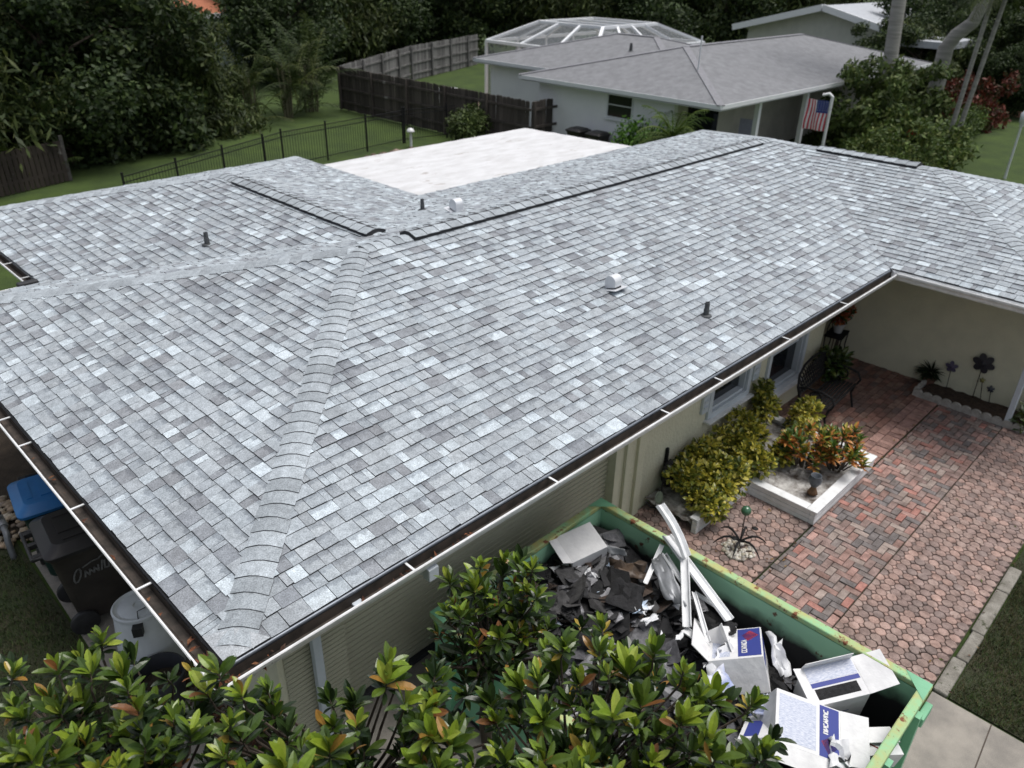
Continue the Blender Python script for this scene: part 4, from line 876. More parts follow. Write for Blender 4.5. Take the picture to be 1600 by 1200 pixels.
strip((1083, 926, -1.45), (1106, 1004, -1.6), .045, .03, 'thin white strip with a pale blue end lower in the pile', .1)
strip((1068, 984, -1.56), (1110, 1020, -1.6), .09, .02, 'crumpled flat white strip end next to the felt scrap', .1, .02)
strip((1086, 928, -1.5), (1128, 955, -1.54), .05, .02, 'small white strip lying behind the long slanting one', .3)
crumple('metal_sheet', ((1018, 872), (1042, 866), (1074, 948), (1036, 935)), (-1.3, -1.28, -1.42, -1.48), mat('dull_grey_sheet', (.3, .31, .33), (.2, .21, .22), 6, .45, metal=.4), 'dull grey curled metal sheet leaning among the white strips', 'sheet', seed=10, amp=.012, n=6)
# cartons
M_CARD = mat('white_carton', (.74, .74, .74), (.6, .6, .61), 5, .8, spots=((.42, .38, .33), 4, .64), bump=.3, bscale=14); M_KRAFT = mat('brown_kraft', (.3, .18, .1), (.24, .14, .08), 9, .85); M_NAVY = mat('navy_print', (.035, .05, .24), rough=.6); M_RED = mat('red_print', (.55, .06, .09), rough=.6); M_GREYP = mat('grey_blue_print', (.36, .4, .52), (.62, .64, .7), 30, .6, stretch=(1, 5, 1), detail=2)
M_INK = mat('dark_red_ink', (.2, .03, .02), rough=.7); M_BLUEINK = mat('blue_ink', (.03, .06, .25), rough=.7)
def carton(lab, P, rot, size, prints, flaps=(), name='carton', group='white cartons thrown in the dumpster', closed=True):
    t = empty(name, P, rot, lab, 'box', group); sx, sy, sz = size; q = MB()
    if closed: q.box((0, 0, sz/2), size); q.build('box_body', M_CARD, t, bevel=.004)
    else:
        k = .006
        for c, s in (((0, 0, k/2), (sx, sy, k)), ((sx/2-k/2, 0, sz/2+k/2), (k, sy, sz-k)), ((-sx/2+k/2, 0, sz/2+k/2), (k, sy, sz-k)), ((0, sy/2-k/2, sz/2+k/2), (sx-2*k, k, sz-k)), ((0, -sy/2+k/2, sz/2+k/2), (sx-2*k, k, sz-k))): q.box(c, s)
        q.build('box_body', M_CARD, t)
    for (edge, ln, ang) in flaps:         # flap hinged on a top edge, angle from vertical outwards
        q = MB(); u = {'x+': (1, 0), 'x-': (-1, 0), 'y+': (0, 1), 'y-': (0, -1)}[edge]; half = sy/2 if u[0] else sx/2; hp = Vector((u[0]*sx/2, u[1]*sy/2, sz-.002)); tt = Vector((-u[1], u[0], 0)); up_ = Vector((u[0]*math.sin(ang), u[1]*math.sin(ang), math.cos(ang)))*ln
        a, b_, c, d = hp-tt*half, hp+tt*half, hp+tt*half*.96+up_, hp-tt*half*.96+up_; q.poly([a, b_, c, d]); ob = q.build('flap', M_CARD, t); md = ob.modifiers.new('thick', 'SOLIDIFY'); md.thickness = .006; md.offset = 0
    for (face, rect, m) in prints:        # printed areas, 1.5 mm proud
        q = MB(); u0, u1, v0, v1 = rect
        def pt(u, v):
            if face == 'top': return (u*sx/2, v*sy/2, sz+.0015)
            if face == 'x+': return (sx/2+.0015, u*sy/2, sz*(v+1)/2)
            if face == 'x-': return (-sx/2-.0015, -u*sy/2, sz*(v+1)/2)
            if face == 'y-': return (u*sx/2, -sy/2-.0015, sz*(v+1)/2)
            return (-u*sx/2, sy/2+.0015, sz*(v+1)/2)
        if len(rect) == 4 and m is not M_RED: q.poly([pt(u0, v0), pt(u1, v0), pt(u1, v1), pt(u0, v1)])
        else: um, vm = (u0+u1)/2, (v0+v1)/2; q.poly([pt(um, v0), pt(u1, vm), pt(um+.05, v1), pt(u0, vm+.1)])
        q.build('print', m, t)
    return t
def scrib(parent, lines, m, M, r=.004):      # illegible lettering drawn as flat strokes
    q = MB()
    for ln in lines:
        for (ax_, ay_), (bx_, by_) in zip(ln[:-1], ln[1:]):
            d = Vector((bx_-ax_, by_-ay_, 0)); n = Vector((-d.y, d.x, 0)).normalized()*r; e = d.normalized()*r*.6; A_, B_ = Vector((ax_, ay_, 0))-e, Vector((bx_, by_, 0))+e
            q.poly([M @ (A_-n), M @ (B_-n), M @ (B_+n), M @ (A_+n)])
    return q.build('lettering', m, parent)
def glyphs(n, w, h, seed):
    rg = random.Random(seed); out_ = []; s_ = w/n
    for i in range(n):
        x = -w/2+i*s_; k = rg.randrange(4); a_, b_ = x+.1*s_, x+.75*s_
        out_.append([[(a_, -h/2), (a_, h/2), (b_, h/2*rg.uniform(.4, 1)), (b_, -h/2)], [(b_, h/2), (a_, h/2*.8), (a_, -h/2), (b_, -h/2)], [(a_, h/2), (a_, -h/2), (b_, 0), (b_, h/2)], [(a_, -h/2), ((a_+b_)/2, h/2), (b_, -h/2)]][k])
    return out_
P1 = at(1160, 1060, -1.8); c1 = carton('torn white carton with navy band and red diamond next to the gutter strips', P1, (R(-20), R(20), R(28)), (.6, .48, .34), (('top', (-.9, .95, -.95, -.1), M_NAVY), ('top', (.1, .8, -.9, -.25), M_RED), ('top', (-.85, .2, .2, .85), M_GREYP), ('y-', (-.9, .9, .1, .8), M_NAVY), ('x+', (-.9, .9, .1, .9), M_NAVY), ('x+', (-.4, .4, .2, .85), M_RED)), (('y+', .2, R(35)), ('x+', .2, R(150))))
scrib(c1, glyphs(7, .26, .04, 3), M_CARD, Matrix.Translation((-.08, -.08, .3445)), .006)
P2 = at(1290, 1100, -1.86); c2 = carton('upright white carton with torn black and blue top in the dumpster near corner', P2, (R(14), R(-9), R(-36)), (.46, .34, .46), (('top', (-.95, .95, .15, .95), M_GREYP), ('top', (-.95, .95, -.12, .12), M_NAVY), ('top', (-.9, .75, -.75, -.2), MATS['black_felt']), ('y-', (-.45, -.3, -.1, .3), M_BLUEINK), ('y-', (-.1, .35, -.05, .02), M_BLUEINK)), (('x+', .26, R(80)), ('x-', .1, R(60)), ('y+', .12, R(-10))))
scrib(c2, glyphs(3, .06, .05, 4)+glyphs(2, .05, .02, 5), M_BLUEINK, frame_on(c2, (1, 0, 0), (0, 0, 1), (-.12, -.173, .22)), .005)
P3 = at(1235, 1150, -1.72); c3 = carton('white carton with pale stripes and a navy corner nearest the tree in the dumpster', P3, (R(18), R(16), R(-56)), (.56, .44, .3), (('top', (-.9, .25, -.85, .85), M_GREYP), ('top', (.35, .95, -.95, .95), M_NAVY), ('top', (.4, .9, -.85, -.15), M_RED)), (('x+', .22, R(70)), ('y-', .15, R(95))))
scrib(c3, glyphs(7, .2, .035, 6), M_CARD, frame_on(c3, (0, 1, 0), (-1, 0, 0), (.15, .08, .3045)), .0055)
P4 = at(1352, 1178, -1.78); c4 = carton('white lidded carton with dark red lettering and roof drawing in the dumpster corner', P4, (R(8), R(6), R(-38)), (.4, .24, .2), (), (('y+', .16, R(-75)),))
scrib(c4, [[(-.15, .08), (-.12, .05), (.16, .0), (.15, -.04)]]+[[(x+.0, y+.02), (x+.012, y-.025)] for x, y in ((-.1, .05), (-.07, .04), (-.035, .035), (0, .03), (.035, .02), (.07, .015), (.1, .005))]+[[(-.1, .03), (-.08, -.02), (.0, -.075), (.1, -.06)], [(.1, -.055), (.11, -.075)]], M_INK, Matrix.Translation((0, .01, .2025)), .006)
P5 = at(908, 862, -1.52); carton('stained white carton lying near the far end wall of the dumpster', P5, (R(12), R(-10), R(-20)), (.42, .36, .18), (), (('x-', .12, R(60)),))
carton('flattened white carton lying at the bottom edge under the lettered box', at(1285, 1195, -1.75), (R(20), R(5), R(20)), (.34, .3, .12), (), (('x+', .18, R(40)), ('y-', .16, R(120))))
crumple('cardboard_flap', ((1262, 1095), (1275, 1105), (1290, 1150), (1280, 1140)), (-1.5, -1.5, -1.55, -1.5), M_KRAFT, 'curled brown cardboard flap between two white cartons', 'cardboard', seed=12, amp=.01)
crumple('cardboard_flap', ((1385, 1165), (1412, 1118), (1418, 1122), (1393, 1172)), (-1.6, -1.38, -1.38, -1.62), M_KRAFT, 'brown cardboard leaning against the dumpster end wall', 'cardboard', seed=13, amp=.006)
crumple('printed_paper', ((1095, 1060), (1130, 1040), (1150, 1075), (1112, 1095)), (-1.55, -1.5, -1.5, -1.6), M_PRINT, 'printed paper sheet between the tree and the red diamond carton', 'paper', seed=14, amp=.02)
crumple('plastic_wrapper', ((1180, 1110), (1195, 1080), (1235, 1100), (1210, 1130)), (-1.6, -1.55, -1.55, -1.6), M_BLUEP, 'blue grey plastic wrapper tucked between two printed cartons', 'wrapper', seed=15, amp=.03)

carton('crushed white carton wedged upside down behind the red diamond box', at(1128, 1020, -1.72), (R(35), R(-28), R(60)), (.4, .3, .16), (('top', (-.9, .9, -.9, -.2), M_NAVY),), (('y+', .14, R(50)), ('x-', .16, R(120))))
carton('small tilted white carton under the pale striped one', at(1195, 1175, -1.72), (R(-30), R(22), R(15)), (.36, .28, .2), (('top', (-.8, .8, -.2, .7), M_NAVY), ('x+', (-.8, .8, -.5, .5), M_GREYP)), (('x+', .16, R(100)),))
crumple('crumpled_paper', ((1196, 985), (1222, 1000), (1238, 1060), (1214, 1050)), (-1.42, -1.45, -1.62, -1.58), M_PAPER, 'crumpled white sheet hanging off the right side of the red diamond box', 'paper', seed=31, amp=.02)
crumple('crumpled_paper', ((1290, 1150), (1322, 1158), (1335, 1200), (1296, 1198)), (-1.5, -1.5, -1.58, -1.55), M_PAPER, 'crumpled white sheet between the striped box and the lettered box', 'paper', seed=32, amp=.035)
crumple('crumpled_paper', ((1098, 1035), (1140, 1000), (1150, 1025), (1112, 1062)), (-1.5, -1.45, -1.48, -1.55), M_PAPER, 'large creased white sheet left of the red diamond box', 'paper', seed=33, amp=.025)
crumple('printed_paper', ((1170, 1090), (1210, 1085), (1205, 1115), (1172, 1120)), (-1.5, -1.5, -1.56, -1.58), M_PRINT, 'printed blue and white sheet below the red diamond box', 'paper', seed=34, amp=.03)
crumple('felt_sheet', ((960, 905), (1010, 915), (1000, 960), (945, 945)), (-1.42, -1.42, -1.48, -1.46), MATS['black_felt'], 'wide torn black felt sheet in the middle of the heap', 'felt', seed=35, amp=.03)
crumple('felt_sheet', ((900, 960), (960, 970), (945, 1010), (880, 1000)), (-1.5, -1.48, -1.55, -1.55), MATS['black_felt'], 'torn black felt sheet low on the heap near the tree crown', 'felt', seed=36, amp=.035)

# ------------------------------------------------------------------ bins by the left wall
M_BROWN = mat('dark_brown_plastic', (.035, .03, .027), (.05, .043, .038), 5, .5); M_DGRN = mat('dark_green_plastic', (.012, .035, .03), (.02, .05, .042), 5, .5); M_BLUE = mat('blue_plastic_lid', (.02, .13, .36), (.03, .17, .43), 3, .38); M_BINLID = mat('black_plastic_lid', (.022, .02, .021), (.032, .029, .03), 4, .42)
def cart(lab, loc, rz, body, lid, s=1.):
    t = empty('wheeled_bin', loc, (0, 0, rz), lab, 'bin', 'wheeled bins by the side wall'); t.scale = (s, s, s)
    q = MB(); q.rrloft([(.09, .23, .23, .05, .02), (.12, .245, .25, .06, .02), (.55, .275, .285, .06), (.88, .31, .31, .06), (.93, .32, .32, .06), (.96, .335, .335, .06), (1.0, .335, .335, .06)], caps=(True, False)); q.build('body', body, t, smooth=True, sharp=40)
    q = MB(); q.rrloft([(.985, .365, .36, .08, .01), (1.02, .372, .365, .08, .01), (1.035, .36, .355, .08, .01), (1.06, .3, .3, .08, .01), (1.085, .28, .28, .08, .01), (1.09, .27, .27, .08, .01)]); q.box((.0, 0, 1.093), (.36, .2, .012)); q.box((.0, -.2, 1.092), (.34, .05, .01)); q.box((.0, .2, 1.092), (.34, .05, .01)); q.build('lid', lid, t, smooth=True, sharp=35)
    q = MB(); q.tube([(-.36, -.24, 1.0), (-.44, -.24, 1.0), (-.44, .24, 1.0), (-.36, .24, 1.0)], .018, 8)
    for y in (-.2, 0, .2): q.box((-.39, y, .99), (.1, .05, .05))
    q.build('handle', M_BLKPL, t, bevel=.004)
    for sy in (-1, 1):
        q = MB(); q.lathe([(0, -.03), (.05, -.03), (.06, -.025), (.115, -.03), (.13, -.02), (.13, .02), (.115, .03), (.06, .025), (.05, .03), (0, .03)], (-.2, sy*.27, .13), 20, M=Matrix.Rotation(R(90), 3, 'X')); q.build('wheel', M_BLKPL, t, smooth=True, sharp=40)
    q = MB(); q.tube([(-.2, -.27, .13), (-.2, .27, .13)], .014, 8); q.build('axle', M_BLACK, t)
    return t
k1 = cart('dark brown wheeled bin with black lid and white script lettering', (.17, 3.9, ZG), R(-6), M_BROWN, M_BINLID, 1.1)
M_STENCIL = mat('white_stencil', (.2, .2, .2), (.13, .13, .13), 30, .8)
tilt = math.atan(.06)
O_ = [(-.17+.03*math.cos(a_)+.02*math.sin(a_), .0+.075*math.sin(a_)) for a_ in [i*.63 for i in range(11)]]
scrib(k1, [O_, [(-.11, -.05), (-.1, .02), (-.07, -.05), (-.06, .02), (-.03, -.04), (-.02, .02), (.01, -.045), (.015, .03)], [(.035, -.05), (.055, .06)], [(.075, .05), (.065, -.04), (.1, -.045), (.115, .06)], [(.125, -.06), (.155, .09), (.185, .1)], [(.22, .04), (.185, .04), (.175, -.03), (.21, -.03), (.225, .07)], [(-.11, .07), (-.03, .1), (.03, .1), (.06, .12), (.1, .12)]], M_STENCIL, frame_on(k1, (1, 0, .05), (0, -.07, 1), (.02, -.309, .72)), .008)
k2 = cart('dark green wheeled bin with bright blue lid under the gutter', (.2, 4.86, ZG), R(-98), M_DGRN, M_BLUE, 1.05)
t_ = empty('white_barrel', (.24, 2.7, ZG), (R(-3), R(2), R(20)), 'white plastic barrel with a ridged lid standing by the side wall', 'barrel')
M_WPL = mat('white_plastic', (.6, .63, .66), (.52, .55, .58), 5, .45)
q = MB(); q.lathe([(0, 0), (.27, 0), (.3, .03), (.3, .12), (.285, .4), (.25, .72), (.235, .76)], n=32); q.build('body', M_WPL, t_, smooth=True, sharp=50)
q = MB(); q.lathe([(.235, .755), (.255, .76), (.258, .79), (.24, .8), (.225, .785), (.2, .782), (.18, .795), (.06, .797), (.05, .785), (0, .785)], n=32); q.build('lid', M_WPL, t_, smooth=True, sharp=40)
q = MB(); q.box((-.2, -.18, .7), (.1, .09, .1), Matrix.Rotation(R(40), 3, 'Z')); q.tube([(-.2, -.2, .72), (-.12, -.12, .84), (-.02, -.1, .8)], .006, 5); q.build('spigot', M_BLKPL, t_, bevel=.015)
p = at(248, 1048, -1.98); t_ = empty('plastic_tub', (p.x, p.y, ZG), (0, 0, 0), 'dark grey round plastic tub in front of the white barrel', 'tub')
q = MB(); q.lathe([(0, .01), (.17, .0), (.18, .02), (.225, .38), (.24, .385), (.24, .41), (.225, .412), (.215, .37), (.17, .06), (0, .05)], n=32); q.build('body', mat('slate_plastic', (.035, .037, .045), (.05, .052, .06), 5, .4), t_, smooth=True, sharp=40)
q = MB(); rg = random.Random(5)
q.lathe([(.19, .25), (.1, .28), (0, .29)], n=20); q.build('soil', M_SOIL, t_)
# backflow pipes and river stones by the bins
p = at(38, 868); t_ = empty('backflow_valve', (p.x-.1, p.y+.05, ZG), label='grey backflow valve and pipes rising from the stones beside the bins', cat='valve')
q = MB(); q.tube([(0, 0, -.02), (0, 0, .25), (.02, .06, .32), (.03, .2, .34)], .035, 10); q.build('pipe', mat('grey_pipe', (.2, .21, .23), (.13, .14, .15), 12, .45, metal=.3), t_, smooth=True)
q = MB(); q.tube([(.03, .52, .34), (.03, .6, .3), (.03, .62, .0)], .035, 10); q.build('pipe', MATS['grey_pipe'], t_, smooth=True)
q = MB(); q.tube([(.03, .17, .34), (.03, .2, .34), (.03, .3, .34), (.03, .42, .34), (.03, .5, .34), (.03, .53, .34)], [.045, .06, .06, .065, .06, .045], 12); q.build('valve_body', MATS['grey_pipe'], t_, smooth=True)
q = MB(); q.tube([(.03, .3, .36), (.03, .3, .46)], .012, 6); q.lathe([(0, .46), (.045, .46), (.045, .475), (0, .475)], (.03, .3, 0), 12); q.build('tap_handle', M_BLACK, t_)
p2 = at(15, 815); pebbles('river_stones', (p2.x, p2.y, ZG), .62, 210, 'patch of tan river stones beside the bins', 16, (.03, .075), .5, ((.4, .31, .22), (.47, .39, .29), (.33, .26, .19), (.55, .49, .4), (.27, .22, .18)), ell=.9)
# dead leaf litter along the side wall
q = MB(); rg = random.Random(77)
for i in range(500):
    x, y = rg.uniform(.3, .66), rg.uniform(1.0, 2.4); M = Euler((rg.uniform(-.4, .4), rg.uniform(-.4, .4), rg.uniform(0, 6.3))).to_matrix(); l = rg.uniform(.02, .05); c = rg.choice([(.11, .05, .025), (.07, .035, .02), (.17, .09, .05), (.05, .03, .02)])
    q.poly([M @ Vector(p_)+Vector((x, y, ZG+.01+rg.uniform(0, .03))) for p_ in ((-l, 0, 0), (0, -l*.4, .006), (l, 0, 0), (0, l*.4, .006))], (*c, 1))
tag(q.build('leaf_litter', M_DEAD), 'brown dead leaves lying along the side wall', kind='stuff')
# grass blades on the two near lawns
def blades(name, rects, n, seed, lab, cols):
    q = MB(); rg = random.Random(seed)
    for i in range(n):
        x0, x1, y0, y1 = rects[i % len(rects)]; x, y = rg.uniform(x0, x1), rg.uniform(y0, y1)
        if math.sin(x*2.1+1)*math.sin(y*2.7)+.4*math.sin(x*5+y*4) < rg.uniform(-1.3, .7)-.4: continue
        h = rg.uniform(.02, .06); a = rg.uniform(0, 6.28); l = rg.uniform(.3, 1.2)*h; w = .004; c = rg.choice(cols); v = rg.uniform(.7, 1.3)
        q.poly([(x-w*math.sin(a), y+w*math.cos(a), ZG-.01), (x+w*math.sin(a), y-w*math.cos(a), ZG-.01), (x+l*math.cos(a), y+l*math.sin(a), ZG-.01+h)], (c[0]*v, c[1]*v, c[2]*v, 1))
    return tag(q.build(name, M_LEAFD), lab, kind='stuff')
blades('grass_blades', [(5.68, 11, -5.2, -3.2), (5.68, 8.2, -4.6, -3.18), (7.6, 13, -4.6, -2.98)], 52000, 3, 'thin dark grass on the front lawn', [(.05, .08, .02), (.035, .06, .016), (.09, .08, .035), (.06, .05, .025)])
blades('grass_blades', [(-1.6, -.2, 2.0, 5.6)], 16000, 4, 'dark grass on the side lawn by the bins', [(.05, .085, .02), (.035, .06, .016), (.07, .07, .03)])

# ------------------------------------------------------------------ foreground trees with rosettes of glossy leaves
def inpoly(x, y, P):
    c = False; j = len(P)-1
    for i in range(len(P)):
        if (P[i][1] > y) != (P[j][1] > y) and x < (P[j][0]-P[i][0])*(y-P[i][1])/(P[j][1]-P[i][1])+P[i][0]: c = not c
        j = i
    return c
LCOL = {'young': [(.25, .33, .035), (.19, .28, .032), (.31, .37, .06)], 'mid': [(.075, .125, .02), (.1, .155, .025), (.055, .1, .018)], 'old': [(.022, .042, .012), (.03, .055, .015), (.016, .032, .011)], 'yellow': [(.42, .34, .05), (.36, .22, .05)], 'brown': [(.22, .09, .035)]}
LM = {}
for kname, cols in LCOL.items():
    LM[kname] = []
    for i, c in enumerate(cols):
        for j in range(2):
            me, q = leaf_mesh('leaf_'+kname, .117, .038, c, (.3, .45)[j], (.02, .3)[j], m=M_LEAF, n=6, blunt=True, tipcol=tuple(x*1.12 for x in c) if kname != 'yellow' else (c[0], c[1]*.8, c[2]))
            LM[kname].append((me, np_leaf(q)))
def glossy_tree(lab, base, polys, dist, step, seed, trunk_to, nleaf=260, inner=2, trunk_r=.05):
    rg = random.Random(seed); B = Vector(base); root = empty('glossy_leaved_tree', B, (0, 0, 0), lab, 'tree')
    tips = []
    for P in polys:
        xs = [p[0] for p in P]; ys = [p[1] for p in P]; y = min(ys)
        while y < max(ys)+60:
            x = min(xs)+rg.uniform(0, step)
            while x < max(xs):
                X, Y = x+rg.uniform(-.5, .5)*step, y+rg.uniform(-.5, .5)*step
                if rg.random() < .9 and inpoly(X, min(Y, 1195), P):
                    f = max(0., min(1.15, (Y-850)/350)); tips.append((atd(X, Y, dist[0]+(dist[1]-dist[0])*f+rg.uniform(-.3, .3)), 0))
                x += step
            y += step*.8
    n0 = len(tips)
    for k in range(inner):
        for i in range(n0):
            p = tips[i][0]+Vector((rg.gauss(.05, .17), rg.gauss(.05, .17), -rg.uniform(.15, .34)*(k+1))); tips.append((p, k+1))
    cen = sum((t[0] for t in tips), Vector())/len(tips)-Vector((0, 0, .3)); T = Vector(trunk_to)
    br = MB(); q = MB(); q.tube([Vector((0, 0, -.05)), (T-B)*.35+Vector((.04, -.03, 0)), (T-B)*.7+Vector((-.03, .02, 0)), T-B], [trunk_r*1.3, trunk_r, trunk_r*.85, trunk_r*.7], 9); q.build('trunk', M_BARK, root, smooth=True)
    cand = []; stuff = MB()
    for p, lay in tips:
        ax = ((p-cen).normalized()*.45+Vector((rg.gauss(0, .22), rg.gauss(0, .22), 1.0))).normalized()
        mid = T.lerp(p, .55)+Vector((rg.uniform(-.05, .05), rg.uniform(-.05, .05), -.12)); s0 = T+Vector((0, 0, -rg.uniform(0, .35)))
        br.tube([s0-B, mid-B, p-ax*.1-B, p-B], [.014, .009, .006, .004], 5, cap=False)
        n = rg.randint(14, 20) if lay == 0 else rg.randint(10, 15); ph = rg.uniform(0, 6.28); sz = rg.uniform(.6, 1.2)*(1 if lay == 0 else .95)
        u = ax.orthogonal().normalized(); v = ax.cross(u); fresh = rg.random()
        for i in range(n):
            t = i/n; e = .22+1.25*t+rg.gauss(0, .22); a = ph+i*2.4+rg.gauss(0, .15)
            d = ax*math.cos(e)+(u*math.cos(a)+v*math.sin(a))*math.sin(e)
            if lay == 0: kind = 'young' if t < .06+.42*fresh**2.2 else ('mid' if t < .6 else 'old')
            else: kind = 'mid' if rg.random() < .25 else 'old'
            r = rg.random()
            if r < .03: kind = 'yellow'
            elif r < .045: kind = 'brown'
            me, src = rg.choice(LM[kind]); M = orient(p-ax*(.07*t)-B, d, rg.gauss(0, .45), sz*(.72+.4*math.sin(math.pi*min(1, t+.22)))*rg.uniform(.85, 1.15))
            # leaves show their upper face outwards
            cand.append((lay, (p-Vector(CAM)).length+t*.2, me, src, M))
    cand.sort(key=lambda c: (c[0], c[1])); k = 0
    for lay, dd, me, src, M in cand:
        ok = False
        if k < nleaf and lay == 0:
            x, y = px_of(M.translation+B); ok = -20 < x < 1620 and y < 1215
        if ok: inst('leaf', me, root, M); k += 1
        else: stamp(stuff, src, M)
    tag(stuff.build('foliage', M_LEAF, root, smooth=True), kind='stuff'); br.build('branches', M_BARK, root)
PL1 = [(0, 1050), (60, 1052), (95, 1040), (120, 995), (150, 985), (180, 1000), (190, 1055), (215, 1105), (262, 1125), (300, 1115), (300, 1260), (0, 1260)]
PL2 = [(300, 1090), (325, 1052), (345, 1050), (365, 1075), (400, 1072), (430, 1075), (450, 1095), (455, 1135), (480, 1165), (510, 1150), (530, 1105), (550, 1100), (590, 1062), (605, 1035), (625, 1028), (650, 1045), (690, 1055), (700, 1090), (735, 1150), (735, 1260), (670, 1260), (655, 1180), (625, 1110), (570, 1120), (555, 1170), (545, 1260), (300, 1260)]
PL3 = [(690, 915), (700, 895), (740, 885), (780, 862), (800, 858), (828, 875), (855, 900), (862, 925), (845, 950), (838, 985), (815, 1020), (745, 1012), (695, 975), (680, 945)]
PL4 = [(765, 1125), (805, 1065), (845, 1025), (860, 990), (900, 990), (930, 965), (960, 968), (980, 1000), (1030, 1018), (1050, 1028), (1090, 1055), (1150, 1085), (1185, 1075), (1190, 1120), (1175, 1150), (1235, 1165), (1240, 1260), (735, 1260)]
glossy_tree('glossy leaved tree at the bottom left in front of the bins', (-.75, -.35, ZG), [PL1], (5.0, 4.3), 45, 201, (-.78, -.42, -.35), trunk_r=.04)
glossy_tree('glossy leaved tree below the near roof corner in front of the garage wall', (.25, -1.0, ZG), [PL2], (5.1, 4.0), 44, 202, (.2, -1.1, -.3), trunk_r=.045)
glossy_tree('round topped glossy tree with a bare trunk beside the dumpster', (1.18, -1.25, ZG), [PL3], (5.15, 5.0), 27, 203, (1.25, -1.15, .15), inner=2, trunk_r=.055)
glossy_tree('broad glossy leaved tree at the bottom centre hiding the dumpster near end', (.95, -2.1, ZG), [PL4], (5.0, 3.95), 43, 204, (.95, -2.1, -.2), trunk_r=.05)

# ------------------------------------------------------------------ back garden, neighbours
def leaf_cloud(name, blobs, n, size, cols, seed, m=None, aspect=.45, droop=.0):
    rg = np.random.default_rng(seed); vol = np.array([b_[3]*b_[4]*b_[5] for b_ in blobs])**.7; pick = rg.choice(len(blobs), n, p=vol/vol.sum()); Bq = np.array(blobs)[pick]
    d = rg.normal(size=(n, 3)); d /= np.linalg.norm(d, axis=1)[:, None]; k = np.where(rg.random(n) < .75, .6+.65*rg.random(n)**1.3, rg.random(n)**.5)
    ctr = Bq[:, :3]+d*Bq[:, 3:6]*k[:, None]
    a = rg.normal(size=(n, 3))+d*.4; a[:, 2] -= droop; a /= np.linalg.norm(a, axis=1)[:, None]; nn = rg.normal(size=(n, 3))*.7+d*.6+np.array([0, 0, .6]); c = np.cross(nn, a); c /= np.linalg.norm(c, axis=1)[:, None]
    L = size*rg.uniform(.6, 1.35, n)[:, None]; w = L*aspect
    V = np.stack([ctr-a*L*.5, ctr+c*w*.5, ctr+a*L*.5, ctr-c*w*.5], 1).reshape(-1, 3)
    me = bpy.data.meshes.new(name); me.vertices.add(4*n); me.vertices.foreach_set('co', V.ravel()); me.loops.add(4*n); me.loops.foreach_set('vertex_index', np.arange(4*n)); me.polygons.add(n); me.polygons.foreach_set('loop_start', np.arange(0, 4*n, 4)); me.polygons.foreach_set('loop_total', np.full(n, 4)); me.update(calc_edges=True)
    me.materials.append(m or M_LEAFD); ca = me.color_attributes.new('Col', 'FLOAT_COLOR', 'CORNER'); cc = np.array(cols)[rg.integers(0, len(cols), n)]*rg.uniform(.75, 1.25, n)[:, None]
    # clumps of leaves share a tone
    tone = .75+.5*(np.sin(ctr[:, 0]*1.7+seed)*np.sin(ctr[:, 1]*1.9)*np.sin(ctr[:, 2]*2.3)*.5+.5); cc = cc*tone[:, None]
    C4 = np.concatenate([np.repeat(cc, 4, 0), np.ones((4*n, 1))], 1); ca.data.foreach_set('color', C4.ravel().astype(np.float32)); me.validate(); return me
DG = [(.028, .05, .015), (.04, .066, .019), (.058, .088, .024), (.022, .04, .013), (.078, .106, .03)]
def crown_blobs(seed, R_, H, n):
    rg = random.Random(seed); out_ = []
    for i in range(n):
        a = rg.uniform(0, 6.28); r = R_*math.sqrt(rg.random())*.8; z = (.03+.92*rg.random()**1.15)*H; s = R_*rg.uniform(.24, .46)*(1.15-.5*z/H); out_.append((r*math.cos(a), r*math.sin(a), z, s, s, s*.75))
    return out_
OL = [(.036, .056, .014), (.052, .076, .019), (.075, .098, .027), (.028, .045, .013), (.1, .12, .036)]
CROWNS = [leaf_cloud('crown', crown_blobs(1, 3.0, 6.6, 36), 22000, .25, DG, 1, droop=.4), leaf_cloud('crown', crown_blobs(2, 3.0, 6.6, 30), 17000, .42, OL, 2, aspect=.22, droop=1.0), leaf_cloud('crown', crown_blobs(3, 3.0, 6.6, 40), 24000, .2, DG[:4], 3, aspect=.55, droop=.2)]
def trunk_mesh(seed, h=4.5, r=.16):
    rg = random.Random(seed); q = MB(); q.tube([(0, 0, -.1), (.08, .05, h*.4), (-.05, .1, h*.75), (.05, 0, h)], [r*1.3, r, r*.7, r*.35], 8)
    for i in range(7):
        a = rg.uniform(0, 6.28); z = h*rg.uniform(.3, .85); l = rg.uniform(1.2, 2.4); q.tube([(0, 0, z), (math.cos(a)*l*.5, math.sin(a)*l*.5, z+l*.35), (math.cos(a)*l, math.sin(a)*l, z+l*.6)], [r*.5, r*.3, r*.12], 6)
    return q.mesh('trunk', M_BARK, True)
TRUNKS = [trunk_mesh(s) for s in (1, 2, 3)]
def tree(x, y, s, rz, k, lab, group, sz=1., z=ZG):
    t = empty('broadleaf_tree', (x, y, z), (0, 0, rz), lab, 'tree', group); t.scale = (s, s, s*sz); inst('trunk', TRUNKS[k], t); tag(inst('crown', CROWNS[k], t), kind='stuff'); return t
